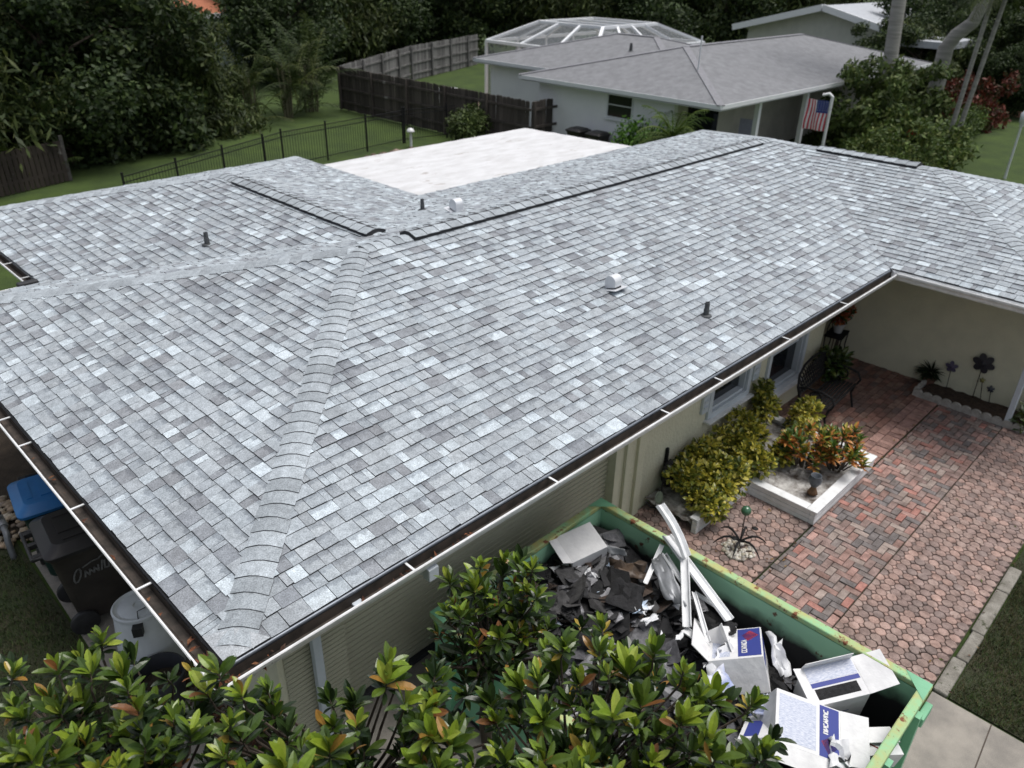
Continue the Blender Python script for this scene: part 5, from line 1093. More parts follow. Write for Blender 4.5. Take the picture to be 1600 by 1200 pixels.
def frond(q, base, az, el, L, rg, cols, nl=16, lw=.035, ll=.45, sag=.9):
    pts = []; d = Vector((math.cos(az)*math.cos(el), math.sin(az)*math.cos(el), math.sin(el))); p = Vector(base); st = L/7
    for i in range(8): pts.append(p.copy()); d = (d+Vector((0, 0, -sag*.1*(1+i*.35)))).normalized(); p = p+d*st
    c = rg.choice(cols); q.tube(pts, [.022]*4+[.014]*4, 4, (c[0]*1.3, c[1]*1.2, c[2], 1), cap=False)
    for i in range(nl*2):
        t = .12+.88*(i//2)/nl; k = min(6.99, t*7); a = pts[int(k)]; b_ = pts[int(k)+1]; o = a.lerp(b_, k-int(k)); ax = (b_-a).normalized(); sd_ = ax.cross(Vector((0, 0, 1))).normalized()*(1 if i % 2 else -1)
        dd = (sd_*.8+ax*.65+Vector((0, 0, .12-.5*rg.random()))).normalized(); l = ll*math.sin(math.pi*(.12+.8*t))*rg.uniform(.8, 1.15); w = ax*lw; v = rg.uniform(.75, 1.25); e = o+dd*l-Vector((0, 0, l*.25)); m_ = o+dd*l*.5
        q.poly([o-w*.4, m_-w*.6, e, m_+w*.6, o+w*.4], (c[0]*v, c[1]*v, c[2]*v, 1))
def palm_crown(seed, n, L, cols, el=(.2, 1.2), spread=.25, z=(0, .3), **k):
    rg = random.Random(seed); q = MB()
    for i in range(n): a = i*2.4+rg.uniform(-.3, .3); frond(q, (rg.uniform(-spread, spread), rg.uniform(-spread, spread), rg.uniform(*z)), a, rg.uniform(*el), L*rg.uniform(.75, 1.1), rg, cols, **k)
    return q.mesh('fronds', M_LEAFD)
PG = [(.04, .065, .016), (.055, .082, .02), (.075, .095, .025), (.03, .05, .014)]
ARECA = [palm_crown(5, 34, 2.6, PG, (.5, 1.45), .55, (0, 2.4), ll=.5, sag=.7), palm_crown(6, 34, 2.4, PG, (.5, 1.45), .6, (0, 2.2), ll=.5, sag=.8)]
ROYAL = [palm_crown(8, 18, 2.8, PG, (-.3, 1.1), .08, (0, .2), nl=22, ll=.6, sag=.9)]
def cane_mesh(seed):
    q = MB(); rg = random.Random(seed)
    for i in range(14): a = rg.uniform(0, 6.28); r = rg.uniform(.1, .5); q.tube([(r*math.cos(a)*.6, r*math.sin(a)*.6, -.05), (r*math.cos(a), r*math.sin(a), 1.6+rg.random())], [.04, .03], 6)
    return q.mesh('canes', mat('palm_cane', (.16, .15, .09), (.1, .1, .06), 5, .8))
CANES = [cane_mesh(1), cane_mesh(2)]
def areca(x, y, s, rz, k, lab, group='clumping palms along the back fence'):
    t = empty('clumping_palm', (x, y, ZG), (0, 0, rz), lab, 'palm', group); t.scale = (s, s, s); inst('canes', CANES[k], t); tag(inst('fronds', ARECA[k], t), kind='stuff'); return t
GT = 'dense trees behind the back lawn'
side = ['first', 'second', 'third', 'fourth', 'fifth', 'sixth', 'seventh', 'eighth', 'ninth', 'tenth', 'eleventh', 'twelfth', 'thirteenth', 'fourteenth', 'fifteenth', 'sixteenth']
back = [(1.2, 24.2, .95), (4.2, 24.9, 1.0), (7.3, 25.4, .95), (10.3, 26.5, 1.05), (12.9, 27.5, .7), (3.0, 29.0, 1.2), (8.2, 29.8, 1.25), (10.8, 31.5, 1.2), (22.6, 36.8, 1.1)]
for i, (x, y, s) in enumerate(back):
    row = 'front' if i < 5 else 'rear'; j = i if i < 5 else i-5
    tree(x, y, s, i*1.3, i % 3, '%s dark broadleaf tree from the left in the %s row behind the back lawn' % (side[j], row), GT, .98)
for i, (x, y, s) in enumerate([(15.2, 27.5, .7), (17.2, 28.0, .95), (18.7, 28.6, .95), (6.0, 24.0, .75), (11.8, 25.9, .75)]):
    areca(x, y, s, i*1.1, i % 2, ['drooping clumping palm left of the wooden fence corner, leftmost of three', 'drooping clumping palm in the middle of three by the wooden fence corner', 'drooping clumping palm right at the wooden fence corner', 'low clumping palm at the lawn edge behind the dark picket fence', 'low clumping palm half way along the lawn edge'][i])
far = [(25, 41, 1.15), (29, 41.5, 1.1), (34, 42, 1.15), (39, 40, 1.1), (43.5, 36, 1.2), (47, 31, 1.1), (52, 28, 1.2), (57, 24, 1.2), (61, 19, 1.2), (58, 14.5, 1.1), (52, 12, 1.05), (49, 8.5, 1.0), (56, 8, 1.2), (62, 10, 1.2), (47, 13.5, .8)]
for i, (x, y, s) in enumerate(far): tree(x, y, s*1.05, i*.9, i % 3, '%s tree from the left in the far dark tree line behind the neighbouring houses' % side[i], 'far tree line')
for i, (x, y, s) in enumerate([(28.0, 46, 1.4), (33, 50, 1.5), (12.5, 46, 1.4), (38, 47, 1.5)]): tree(x, y, s, i*.9+.4, (i+1) % 3, '%s tall tree from the left behind the far wooden fence' % side[i], 'tall trees behind the fence')

# wooden fences, each board a piece
M_FENCE = mat('weathered_fence_board', (.065, .057, .052), (.45, .45, .46), 2, .95, attr=True, spots=((.26, .25, .235), 1.0, .6), stretch=(1, 1, .35), detail=5)
BOARD = {}
def fence(lab, pts, h, bw_, col_, name='wooden_fence', lean=.0, top='dog'):
    rg = random.Random(int(pts[0][0]*7)); root = empty(name, (pts[0][0], pts[0][1], ZG), label=lab, cat='fence'); o = Vector(root.location)
    def bmesh_(k):
        key = (bw_, h, k)
        if key not in BOARD:
            q = MB(); w = bw_/2-.004; pr = [(-w, 0), (w, 0), (w, h-.04), (w-.03, h), (-w+.03, h), (-w, h-.04)]; v = (.7, 1, 1.35, .85)[k]; c = tuple(x*v for x in col_)
            a = [(x, -.009, z) for x, z in pr]; b_ = [(x, .009, z) for x, z in pr]; q.poly(a, (*c, 1)); q.poly(b_[::-1], (*c, 1)); q.grid([b_+[b_[0]], a+[a[0]]], c=(*c, 1)); BOARD[key] = q.mesh('board', M_FENCE)
        return BOARD[key]
    for (x0, y0), (x1, y1) in zip(pts[:-1], pts[1:]):
        d = Vector((x1-x0, y1-y0, 0)); L = d.length; d.normalize(); ang = math.atan2(d.y, d.x); n = int(L/bw_); nr = Vector((-d.y, d.x, 0))
        for i in range(n):
            p = Vector((x0, y0, 0))+d*(bw_*(i+.5)); M = Matrix.Translation((p.x-o.x, p.y-o.y, rg.uniform(-.02, .01))) @ Matrix.Rotation(ang, 4, 'Z') @ Matrix.Rotation(rg.gauss(0, .008), 4, 'Y'); inst('board', bmesh_(rg.randrange(4)), root, M)
        for z in (.35, h*.5, h-.3): q = MB(); a = Vector((x0-o.x, y0-o.y, z))-nr*.035; q.bar(a, a+d*L, .04, .09, c=(*col_, 1)); q.build('rail', M_FENCE, root)
        for i in range(int(L/2.4)+1): q = MB(); p = Vector((x0-o.x, y0-o.y, 0))+d*min(L-.05, 2.4*i+.05)-nr*.1; q.box((p.x, p.y, h/2), (.09, .09, h), c=(*col_, 1)); q.build('post', M_FENCE, root)
fence('dark weathered board fence from the palms to the white neighbouring house', [(20.1, 28.2), (20.1, 16.3), (21.42, 16.3)], 1.82, .19, (.1, .085, .075))
fence('grey patchy board fence at the far end of the neighbouring lawn', [(20.4, 28.6), (28.2, 33.3), (36.5, 36.6)], 1.8, .21, (.2, .195, .19))
lf = empty('picket_fence', (3.2, 22.0, ZG), label='dark picket fence under the trees at the far left of the lawn', cat='fence')
for i in range(22): q = MB(); q.box((i*.15, i*.045, .6), (.12, .02, 1.2), c=(.05, .04, .033, 1)); q.build('board', M_FENCE, lf)
for z in (.3, 1.0): q = MB(); q.bar((-.05, .03, z), (3.3, 1.02, z), .04, .08, c=(.06, .05, .045, 1)); q.build('rail', M_FENCE, lf)
for x in (0, 3.28): q = MB(); q.box((x, x*.3+.06, .66), (.1, .1, 1.35)); q.build('post', mat('grey_post', (.09, .085, .08), (.05, .048, .045), 8, .9), lf)
# black iron fence
ir = empty('iron_fence', (6.1, 17.5, ZG), label='thin black iron fence across the back lawn', cat='fence'); pts = [(6.1, 17.5), (12.1, 19.9), (17.7, 20.6), (19.9, 20.2)]; pk = MB()
for (x0, y0), (x1, y1) in zip(pts[:-1], pts[1:]):
    d = Vector((x1-x0, y1-y0, 0)); L = d.length; d.normalize(); a = Vector((x0-6.1, y0-17.5, 0))
    for z in (.15, 1.05, 1.2): q = MB(); q.bar(a+Vector((0, 0, z)), a+d*L+Vector((0, 0, z)), .02, .022); q.build('rail', M_BLACK, ir)
    for i in range(int(L/1.85)+1): q = MB(); p = a+d*min(L, i*1.85); q.box((p.x, p.y, .65), (.045, .045, 1.3)); q.box((p.x, p.y, 1.305), (.055, .055, .02)); q.build('post', M_BLACK, ir)
    for i in range(int(L/.11)): p = a+d*(i*.11); pk.box((p.x, p.y, .62), (.009, .009, 1.15))
tag(pk.build('pickets', M_BLACK, ir), kind='stuff')
# mulch strip, stones, path light, round shrub
sheet('mulch_strip', [(13.5, 18.9), (18.6, 19.4), (20.0, 19.2), (20.0, 17.6), (13.2, 17.6)], ZG-.008, M_SOIL)
pebbles('landscape_stones', (16.6, 18.9, ZG), 2.4, 160, 'brown landscape stones in the mulch strip behind the flat roof', 18, (.06, .16), .6, ((.13, .09, .07), (.2, .14, .11), (.1, .075, .06), (.3, .24, .2)), ell=.32)
t_ = empty('path_light', (17.5, 20.0, ZG), label='small white mushroom path light by the iron fence', cat='lamp')
q = MB(); q.tube([(0, 0, 0), (0, 0, .5)], .05, 8); q.build('post', M_WHITE, t_); q = MB(); q.lathe([(0, .68), (.1, .64), (.15, .56), (.15, .53), (0, .53)], n=14); q.build('cap', M_WHITE, t_, smooth=True)
RS = leaf_cloud('foliage', [(0, 0, .62, .75, .75, .6), (.25, .1, .7, .6, .6, .55), (-.3, -.1, .6, .55, .6, .5)], 3800, .14, [(.06, .09, .024), (.08, .115, .03), (.045, .07, .02), (.1, .13, .04)], 31)
def bush(x, y, s, me, lab, name='round_shrub', rz=0, z=ZG, group=None, sz=1.):
    t = empty(name, (x, y, z), (0, 0, rz), lab, 'shrub', group); t.scale = (s, s, s*sz); tag(inst('foliage', me, t), kind='stuff'); q = MB()
    for k in range(6): q.tube([(0, 0, -.05), (.15*math.cos(k), .15*math.sin(k), .3), (.35*math.cos(k), .35*math.sin(k), .7)], [.03, .022, .01], 5)
    q.build('stems', M_BARK, t); return t
bush(19.6, 19.0, 1.05, RS, 'round clipped shrub in front of the dark board fence')

# white neighbouring house
M_NROOF = mat('grey_shingle_roof', (.205, .21, .222), (.15, .153, .163), 3.5, .9, bump=.3, bscale=40, detail=8, fine=.3); M_NWALL = mat('white_house_wall', (.86, .87, .88), (.8, .81, .83), 1.2, .85); M_NTRIM = mat('white_fascia', (.76, .78, .8), rough=.6)
nh = empty('neighbour_house', (25, 14, ZG), label='white neighbouring house with grey hip roof behind the board fence', cat='house')
class NB(MB):
    def build(s, name, mats, parent=None, **k):
        if parent is not nh: return super().build(name, mats, parent, **k)
        s.v = [(x-25, y-14, z-ZG) for x, y, z in s.v]; return super().build(name, mats, parent, **k)
def hip_roof(x0, x1, y0, y1, ze, rise, ov, wallm=True):
    q = NB(); w, d = x1-x0, y1-y0; k = min(w, d)/2
    if w >= d: r0, r1 = (x0+k, (y0+y1)/2), (x1-k, (y0+y1)/2)
    else: r0, r1 = ((x0+x1)/2, y0+k), ((x0+x1)/2, y1-k)
    z1 = ze+rise; A, B_, C, D = (x0, y0, ze), (x1, y0, ze), (x1, y1, ze), (x0, y1, ze); P, Q = (*r0, z1), (*r1, z1)
    if w >= d: q.poly([A, B_, Q, P]); q.poly([B_, C, Q]); q.poly([C, D, P, Q]); q.poly([D, A, P])
    else: q.poly([A, B_, P]); q.poly([B_, C, Q, P]); q.poly([C, D, Q]); q.poly([D, A, P, Q])
    rf = q.build('roof', M_NROOF, nh)
    q = MB(); rows = []
    for a, b_ in ((A, P), (B_, Q if w >= d else P), (C, Q), (D, P if w >= d else Q), (P, Q)):
        a, b_ = Vector(a)-Vector((25, 14, ZG)), Vector(b_)-Vector((25, 14, ZG)); q.bar(a, b_, .24, .03)
    q.build('hip_caps', mat('pale_hip_caps', (.23, .232, .25), (.18, .18, .195), 9, .9), rf)
    q = NB(); 
    for a, b_ in ((A, B_), (B_, C), (C, D), (D, A)): q.bar((a[0], a[1], ze-.065), (b_[0], b_[1], ze-.065), .05, .13)
    q.build('fascia', M_NTRIM, nh)
    q = NB(); q.box(((x0+x1)/2, (y0+y1)/2, ze-.17), (w-.05, d-.05, .02)); q.build('soffit', M_NTRIM, nh)
NE = .1
hip_roof(20.9, 38.5, 9.2, 17.75, NE, 1.07, .6)
hip_roof(23.0, 31.6, 12.0, 22.5, NE+.01, 1.06, .6)
q = NB(); wallbox(q, 21.45, 21.65, 11.2, 17.2, ZG-.02, -.08); q.build('wall', M_NWALL, nh)
q = NB(); wallbox(q, 23.55, 23.75, 17.2, 22.0, ZG-.02, -.08); wallbox(q, 21.65, 23.55, 17.0, 17.2, ZG-.02, -.08); wallbox(q, 23.75, 31, 21.8, 22.0, ZG-.02, -.08); q.build('wall', M_NWALL, nh)
q = NB(); wallbox(q, 21.65, 38, 11.2, 11.4, ZG-.02, -.08); q.build('wall', mat('shaded_porch_wall', (.5, .48, .44), (.42, .4, .37), 2, .9), nh)  # porch shade put into the colour, darker than the white walls
for x in (24.0, 27.4): q = NB(); q.box((x, 9.6, (ZG-.08)/2), (.16, .16, -.08-ZG)); q.build('porch_post', M_NTRIM, nh)
q = NB(); q.box((23.2, 11.17, -1.3), (1.9, .05, 2.1)); q.build('porch_opening', M_GLASS, nh)
wn = empty('window', (21.45-25, 13.4-14, -.9-ZG), (0, 0, R(-90)), parent=nh)
q = MB(); q.box((0, -.008, .36), (1.02, .012, .72)); q.build('pane', M_GLASS, wn)
q = MB()
for sx in (-1, 1): q.box((sx*.53, -.01, .36), (.05, .06, .78))
q.box((0, -.01, .74), (1.01, .06, .05)); q.box((0, -.01, -.01), (1.01, .06, .05)); q.box((0, -.02, .4), (1.0, .03, .035)); q.build('frame', M_GALV, wn)
q = MB(); q.box((0, -.04, -.07), (1.2, .12, .06)); q.build('sill', M_NTRIM, wn)
for y, z, s in ((17.35, -.55, .16), (11.6, -.6, .18)): q = NB(); q.box((21.4 if y < 17 else 23.48, y, z), (.1, s, .3)); q.tube([(21.4 if y < 17 else 23.48, y, z-.1), (21.4 if y < 17 else 23.48, y, -2.3)], .02, 6); q.build('electric_box', M_GALV, nh)
q = NB(); q.tube([(23.2, 11.6, .55), (23.2, 11.6, 1.75)], .03, 8); q.lathe([(0, 0), (.1, .02), (.05, .1), (.03, .12)], (23.2, 11.6, .52), 10); q.build('service_mast', M_GALV, nh)
for x, y in ((24.2, 15.2),): q = NB(); q.lathe([(0, 0), (.12, .0), (.07, .04), (.05, .3), (0, .3)], (x, y, .9), 10); q.build('roof_vent', M_PIPE, nh)
# pool cage with screens
M_SCREEN = bpy.data.materials.new('insect_screen'); M_SCREEN.use_nodes = True
t = M_SCREEN.node_tree; tr = t.nodes.new('ShaderNodeBsdfTransparent'); ms = t.nodes.new('ShaderNodeMixShader'); ms.inputs[0].default_value = .38; p_ = t.nodes['Principled BSDF']; p_.inputs['Base Color'].default_value = (.2, .22, .24, 1); p_.inputs['Roughness'].default_value = .7; t.links.new(tr.outputs[0], ms.inputs[1]); t.links.new(p_.outputs[0], ms.inputs[2]); t.links.new(ms.outputs[0], t.nodes['Material Output'].inputs[0])
pc = empty('pool_cage', (31.6, 22.9, ZG), label='white framed screened pool cage behind the white neighbouring house', cat='pool cage')
cx0, cx1, cy0, cy1, ce, ct = -4.2, 4.4, -3.4, 3.4, 2.65, 3.5; tx, ty = 2.2, 1.4
def cb(a, b_, w=.14): q = MB(); q.bar(a, b_, w, w); q.build('beam', M_NTRIM, pc)
E_ = [(cx0, cy0), (cx1, cy0), (cx1, cy1), (cx0, cy1)]; T_ = [(cx0+tx, cy0+ty), (cx1-tx, cy0+ty), (cx1-tx, cy1-ty), (cx0+tx, cy1-ty)]
for i in range(4):
    a, b_ = E_[i], E_[(i+1) % 4]; c, d = T_[i], T_[(i+1) % 4]
    cb((*a, ce), (*b_, ce)); cb((*c, ct), (*d, ct)); cb((*a, ce), (*c, ct)); q = MB(); q.box((a[0], a[1], ce/2), (.12, .12, ce)); q.build('post', M_NTRIM, pc)
    n = 4 if i % 2 == 0 else 3
    for k in range(1, n):
        f = k/n; e = (a[0]+(b_[0]-a[0])*f, a[1]+(b_[1]-a[1])*f); g = (c[0]+(d[0]-c[0])*f, c[1]+(d[1]-c[1])*f); cb((*e, ce), (*g, ct), .11); q = MB(); q.box((e[0], e[1], ce/2), (.1, .1, ce)); q.build('post', M_NTRIM, pc)
    for k in range(n):
        f, f2 = k/n, (k+1)/n; L1 = lambda p, r, u: (p[0]+(r[0]-p[0])*u, p[1]+(r[1]-p[1])*u)
        q = MB(); q.poly([(*L1(a, b_, f), ce), (*L1(a, b_, f2), ce), (*L1(c, d, f2), ct), (*L1(c, d, f), ct)]); q.build('screen', M_SCREEN, pc)
    q = MB(); q.poly([(*a, .05), (*b_, .05), (*b_, ce), (*a, ce)]); q.build('screen', M_SCREEN, pc)
for k in range(1, 3): f = k/3; cb((T_[0][0]+(T_[1][0]-T_[0][0])*f, T_[0][1], ct), (T_[3][0]+(T_[2][0]-T_[3][0])*f, T_[3][1], ct), .1)
q = MB(); q.poly([(*p_, ct) for p_ in T_]); q.build('screen', M_SCREEN, pc)
sheet('pool_deck', [(24.2, 22.2), (36, 19.4), (36, 26.4), (26.2, 26.4), (22.6, 24.2)], ZG-.004, mat('tan_deck', (.5, .4, .3), (.42, .33, .25), 2, .9))
# things beside the deck and by the white wall
ac = empty('patio_chair', (23.3, 24.6, ZG), (0, 0, .4), 'white patio chair standing on the tan deck behind the fence', 'chair')
q = MB(); q.box((0, 0, .42), (.5, .5, .05)); q.build('seat', M_NTRIM, ac); q = MB(); q.box((0, .24, .75), (.5, .05, .6)); q.build('backrest', M_NTRIM, ac)
for sx in (-1, 1):
    for sy in (-1, 1): q = MB(); q.box((sx*.22, sy*.22, .2), (.05, .05, .4)); q.build('leg', M_NTRIM, ac)
ac = empty('pool_pump', (24.0, 25.2, ZG), (0, 0, .2), 'white louvred pump box on the tan deck behind the fence', 'pump'); q = MB(); q.rrloft([(0, .3, .25, .05), (.9, .3, .25, .05)]); q.build('casing', M_NTRIM, ac, bevel=.01)
for k in range(6): q = MB(); q.box((0, -.255, .2+k*.1), (.4, .02, .04)); q.build('louvre', M_GALV, ac)
ac = empty('patio_table', (22.0, 25.6, ZG), (0, 0, .2), 'low grey patio table by the board fence', 'table'); q = MB(); q.box((0, 0, .5), (1.7, .7, .05)); q.build('table_top', mat('grey_wood', (.3, .31, .31), (.2, .21, .21), 9, .8), ac)
for sx in (-1, 1):
    for sy in (-1, 1): q = MB(); q.box((sx*.75, sy*.28, .24), (.07, .07, .47)); q.build('leg', MATS['grey_wood'], ac)
for i, (y, lab, m1) in enumerate(((14.75, 'black wheeled bin by the white house wall, left of the pair', M_BINLID), (13.85, 'dark wheeled bin by the white house wall, right of the pair', M_BINLID))):
    k_ = cart(lab, (20.9, y, ZG), R(180), M_BROWN, m1, .95); k_['group'] = 'bins by the neighbouring wall'
t_ = empty('grey_tote', (20.6, 12.9, ZG), (0, 0, .3), 'blue grey lidded tote beside the bins of the white house', 'tote'); q = MB(); q.rrloft([(0, .3, .38, .06), (.62, .36, .44, .06)]); q.build('body', mat('blue_grey_plastic', (.2, .25, .3), (.16, .2, .25), 6, .45), t_); q = MB(); q.rrloft([(.62, .38, .46, .07), (.68, .38, .46, .07), (.74, .3, .38, .07)]); q.build('lid', MATS['blue_grey_plastic'], t_)
HB_ = leaf_cloud('foliage', [(0, -.5, .75, .5, .7, .55), (0, .3, .8, .5, .6, .6), (0, 0, .5, .55, 1.0, .5)], 4200, .13, [(.09, .2, .025), (.12, .25, .035), (.06, .14, .02)], 41)
bush(20.6, 11.75, 1.15, HB_, 'bright green hedge bush against the white house wall', 'hedge_bush', sz=1.1)
q = MB(); rg = random.Random(9)
for i in range(26): frond(q, (0, 0, 1.1), i*2.4, rg.uniform(-.1, 1.2), 1.25, rg, [(.07, .12, .025), (.05, .09, .02), (.1, .15, .035)], nl=14, ll=.3, lw=.02)
t_ = empty('pygmy_palm', (20.3, 10.4, ZG), label='small feathery palm at the corner of the white house', cat='palm'); t_.scale = (1.15, 1.15, 1.3); tag(q.build('fronds', M_LEAFD, t_), kind='stuff'); q = MB(); q.tube([(0, 0, -.05), (.02, 0, .6), (0, 0, 1.15)], [.09, .07, .08], 8); q.build('trunk', M_BARK, t_)
# flag
fp = empty('flagpole', (26, 8.03, ZG), label='white pole carrying a hanging striped flag in front of the porch', cat='pole'); q = MB(); q.tube([(0, 0, -.05), (0, 0, 2.42)], .055, 8); q.build('shaft', M_WHITE, fp, smooth=True); q = MB(); q.tube([(0, 0, 2.4), (-.05, .1, 2.5), (-.1, .3, 2.44)], .05, 8); q.build('bracket', M_WHITE, fp, smooth=True)
q = MB(); fl_ = empty('flag', (25.98, 8.1, -.14), label='striped red and white flag with a blue corner hanging from the white pole', cat='flag'); M_FLAG = mat('flag_cloth', (1, 1, 1), (.85, .85, .88), 5, .9, attr=True, trans=.15)
ny_, nz_ = 26, 12; wv = lambda u, v: .05*math.sin(u*9+v*2)+.03*math.sin(v*6)
for nm in ('red', 'white', 'blue'):
    q = MB()
    for i in range(ny_):
        for j in range(nz_):
            u0, u1, v0, v1 = i/ny_, (i+1)/ny_, j/nz_, (j+1)/nz_; st = int(u0*13); blue = u0 < 7/13 and v0 < .4
            k_ = 'blue' if blue else ('red' if st % 2 == 0 else 'white')
            if k_ == nm: q.poly([(wv(u, v), u*.74, -v*.98) for u, v in ((u0, v0), (u1, v0), (u1, v1), (u0, v1))], {'red': (.5, .05, .07, 1), 'white': (.75, .75, .77, 1), 'blue': (.03, .05, .2, 1)}[nm])
    if nm == 'blue':
        for r in range(5):
            for c in range(5): u, v = .05+.1*r, .05+.07*c; q.poly([(wv(u, v)-.006, (u+a_)*.74, -(v+b_)*.98) for a_, b_ in ((0, -.018), (.02, 0), (0, .018), (-.02, 0))], (.75, .75, .77, 1))
    tag(q.build({'red': 'red_stripes', 'white': 'white_stripes', 'blue': 'blue_canton'}[nm], M_FLAG, fl_, smooth=True), kind='stuff')
t_ = empty('porch_sign', (25.2, 10.6, ZG), label='pale lilac rectangular sign standing in the shade by the flag', cat='sign'); q = MB(); q.box((0, 0, 1.15), (.05, .5, .55)); q.build('board', mat('lilac_board', (.5, .5, .68), (.42, .42, .6), 6, .7), t_); q = MB(); q.box((0, 0, .45), (.05, .06, .9)); q.build('stake', M_BLACK, t_)
# grey gabled house behind
h3 = empty('grey_gabled_house', (44, 17, ZG), label='pale house with light grey gable roof behind the white house', cat='house'); M_R3 = mat('pale_metal_roof', (.42, .44, .47), (.36, .38, .41), 2, .6, stretch=(1, 6, 1)); 
q = MB(); za, zb = 3.0, 4.3
q.poly([(-.8, -5.4, za), (13, -5.4, za), (13, 0, zb), (-.8, 0, zb)]); q.poly([(13, 5.2, za), (-.8, 5.2, za), (-.8, 0, zb), (13, 0, zb)]); q.build('roof', M_R3, h3)
q = MB(); q.bar((-.8, -5.4, za-.1), (-.8, 0, zb-.1), .1, .32); q.bar((-.8, 5.2, za-.1), (-.8, 0, zb-.1), .1, .32); q.bar((-.8, -5.4, za-.1), (13, -5.4, za-.1), .1, .3); q.build('bargeboard', M_NTRIM, h3)
q = MB(); q.poly([(0, -4.8, 0), (0, 4.6, 0), (0, 4.6, za), (0, 0, zb-.15), (0, -4.8, za)]); q.poly([(0, -4.8, 0), (0, -4.8, za), (12.5, -4.8, za), (12.5, -4.8, 0)]); q.poly([(0, 4.6, 0), (12.5, 4.6, 0), (12.5, 4.6, za), (0, 4.6, za)]); q.build('wall', mat('cream_wall', (.62, .62, .58), (.55, .55, .52), 2, .9), h3)
q = MB(); q.box((-1.2, -6.0, za-.0), (3.4, 3.0, .3)); q.build('porch_roof', M_R3, h3)
for y in (-2.2, 2.0): q = MB(); q.box((-.03, y, 1.5), (.08, 1.3, 1.2)); q.build('window', M_GLASS, h3)
# red roofed house far left
h4 = empty('red_roofed_house', (20.6, 50.5, ZG), label='distant house with orange red roof glimpsed between the trees', cat='house')
q = MB(); q.poly([(-6, -6, 2.9), (6, -6, 2.9), (6, 0, 4.6), (-6, 0, 4.6)]); q.poly([(6, 6, 2.9), (-6, 6, 2.9), (-6, 0, 4.6), (6, 0, 4.6)]); q.build('roof', mat('orange_tile', (.4, .15, .08), (.3, .11, .06), 5, .9), h4); q = MB(); q.box((0, 0, 1.4), (11, 11, 2.9)); q.build('wall', mat('pale_blue_wall', (.45, .53, .58), (.4, .48, .53), 2, .9), h4); q = MB(); q.bar((-6, -6, 2.85), (6, -6, 2.85), .1, .25); q.build('fascia', M_NTRIM, h4)

# right hand garden: palms, shrubs, hedge, lamp post
M_PTRUNK = mat('ringed_palm_trunk', (.34, .33, .31), (.22, .215, .2), 2.5, .9, bump=.3, bscale=8, stretch=(.4, .4, 5))
def tall_palm(lab, pts, r0, r1, fr, cat='palm'):
    p0 = Vector(pts[0]); t = empty('tall_palm', p0, label=lab, cat=cat, group='tall palms right of the porch'); q = MB(); n = len(pts); q.tube([Vector(p)-p0 for p in pts], [r0+(r1-r0)*i/(n-1) for i in range(n)], 12); q.build('trunk', M_PTRUNK, t, smooth=True)
    o = tag(inst('fronds', ROYAL[0], t, Matrix.Translation(Vector(pts[-1])-p0) @ Matrix.Scale(fr, 4)), kind='stuff')
def up_line(px0, py0, px1, py1, x): a = atx(px0, py0, x); b_ = atx(px1, py1, x); return a, b_
a, b_ = up_line(1373, 215, 1405, 0, 31.5); d = b_-a; tall_palm('tall straight grey palm trunk rising past the gabled house', [Vector((a.x, a.y, ZG))-Vector((0, (a.z-ZG)/d.z*d.y, 0)), a, b_, b_+d*.9], .3, .22, 1.)
a, b_ = up_line(1450, 188, 1478, 75, 36); d = b_-a; tall_palm('thick grey palm trunk with a kinked neck right of the straight one', [a-d*((a.z-ZG)/d.z), a, b_, b_+Vector((0, -.25, .5)), b_+Vector((0, -.75, 1.0)), b_+Vector((0, -1.0, 1.9)), b_+Vector((0, -1.1, 4.4))], .36, .2, 1.)
a, b_ = up_line(1478, 228, 1512, 120, 31.5); d = b_-a; tall_palm('slim leaning pale palm stem, left of the close pair', [a-d*((a.z-ZG)/d.z), a, b_, b_+d*1.1], .1, .07, .62)
a, b_ = up_line(1490, 226, 1526, 125, 31.8); d = b_-a; tall_palm('slim leaning pale palm stem, right of the close pair', [a-d*((a.z-ZG)/d.z), a, b_, b_+d*1.3], .1, .07, .62)
MIX = leaf_cloud('foliage', crown_blobs(11, 1.6, 2.7, 34), 6500, .22, [(.07, .11, .025), (.095, .14, .034), (.05, .08, .02), (.13, .16, .05)], 51)
MIX2 = leaf_cloud('foliage', crown_blobs(12, 1.4, 1.9, 30), 5600, .19, [(.08, .125, .027), (.11, .16, .036), (.055, .09, .022), (.15, .18, .05)], 52)
REDL = leaf_cloud('foliage', crown_blobs(13, 1.5, 2.2, 28), 3400, .26, [(.13, .03, .02), (.17, .05, .03), (.09, .025, .018), (.06, .05, .02)], 53)
def pxb(px_, py_, x, s, me, lab, name='garden_shrub', rz=0, sz=1., zoff=None):
    p = atx(px_, py_, x); bush(x, p.y, s, me, lab, name, rz, ZG if zoff is None else zoff, 'mixed garden shrubs right of the porch', sz)
pxb(1345, 215, 29.5, 1.05, MIX, 'tall open shrub in front of the straight palm trunk', sz=1.15)
pxb(1310, 225, 30.5, .8, MIX2, 'dark shrub behind the flag pole', rz=2)
pxb(1400, 225, 29.5, 1.05, MIX2, 'leafy shrub with a red flower below the kinked palm', rz=1, sz=1.1)
pxb(1455, 230, 28.6, .95, MIX2, 'spreading green shrub left of the lawn edge', rz=3)
pxb(1360, 240, 27.0, .8, MIX2, 'low shrub just behind the roof vent strip', rz=4)
pxb(1420, 250, 26.5, .75, MIX2, 'low fern like shrub at the roof edge beside the lawn', rz=5)
pxb(1415, 160, 34, 1.1, MIX, 'dark shrub between the two thick palm trunks', rz=2.2)
pxb(1535, 152, 39, .8, REDL, 'dark red leaved shrub behind the slim palm stems', 'red_leaved_shrub', sz=1.3)
pxb(1500, 132, 40, .6, REDL, 'smaller dark red shrub left of the larger red one', 'red_leaved_shrub', rz=1, sz=1.5)
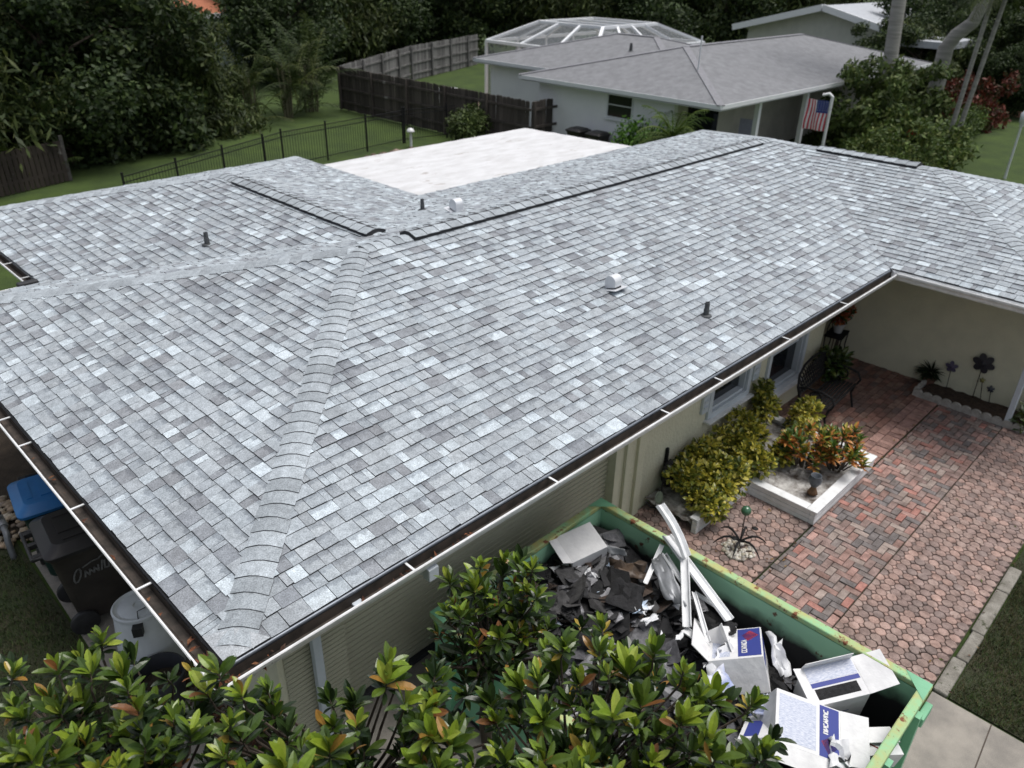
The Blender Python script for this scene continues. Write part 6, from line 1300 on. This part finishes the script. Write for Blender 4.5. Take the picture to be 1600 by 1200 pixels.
for i, (x, y, s) in enumerate([(45, 9.2, .7), (42, 11, .62), (48, 5.2, .8), (41, 12.6, .6), (50, 11, .95), (44, 6.9, .55)]): tree(x, y, s, i*2.1, i % 3, ['bushy tree behind the slim palm stems', 'bushy tree behind the kinked palm', 'bushy tree at the right picture edge behind the brick path', 'bushy tree right of the gabled house', 'taller bushy tree behind the two slim stems', 'small bushy tree above the clipped hedge end'][i], 'trees at the right edge')
p = atx(1424, 210, 28.8); q = MB(); fw = empty('red_hibiscus_flower', p, label='single red flower on the shrub below the kinked palm', cat='flower')
for k in range(5): a = k*1.257; q = MB(); q.sphere((-.04, .09*math.cos(a), .09*math.sin(a)), .085, 8, sq=(.3, 1, 1)); q.build('petal', mat('red_petal', (.55, .03, .03), (.45, .02, .02), 9, .7), fw, smooth=True)
hd_ = empty('clipped_hedge', (36.5, 6.5, ZG), label='clipped green hedge along the right hand lawn', cat='hedge'); HG = leaf_cloud('foliage', [(i*.8-3.5, .12*i-.4, .55, .7, .6, .55) for i in range(10)], 9000, .14, [(.06, .1, .02), (.085, .13, .028), (.045, .075, .018), (.11, .16, .035)], 61); tag(inst('foliage', HG, hd_), kind='stuff')
q = MB()
for i in range(10): q.tube([(i*.8-3.5, .12*i-.4, -.05), (i*.8-3.5, .12*i-.4, .6)], .03, 5)
q.build('stems', M_BARK, hd_)
sheet('brick_path', [(43.5, 3), (45.2, 3), (45.6, 8), (43.9, 8)], ZG-.006, mat('brick_path', (.36, .2, .14), (.28, .16, .12), 3, .9))
p = at(1570, 278); t_ = empty('lamp_post', (p.x, p.y, ZG), label='slim grey lamp post on the right hand lawn', cat='lamp post'); q = MB(); q.tube([(0, 0, -.05), (0, 0, .3), (0, 0, 1.7)], [.05, .04, .035], 8); q.build('post', M_GALV, t_); q = MB(); q.lathe([(.04, 1.68), (.08, 1.72), (.05, 1.78), (.1, 1.82), (.13, 2.1), (.06, 2.2), (.0, 2.28)], n=10); q.build('lantern', M_GALV, t_, smooth=True); q = MB(); q.tube([(-.0, 0, 1.95), (.0, -.3, 1.98)], .025, 6); q.build('arm', M_GALV, t_)
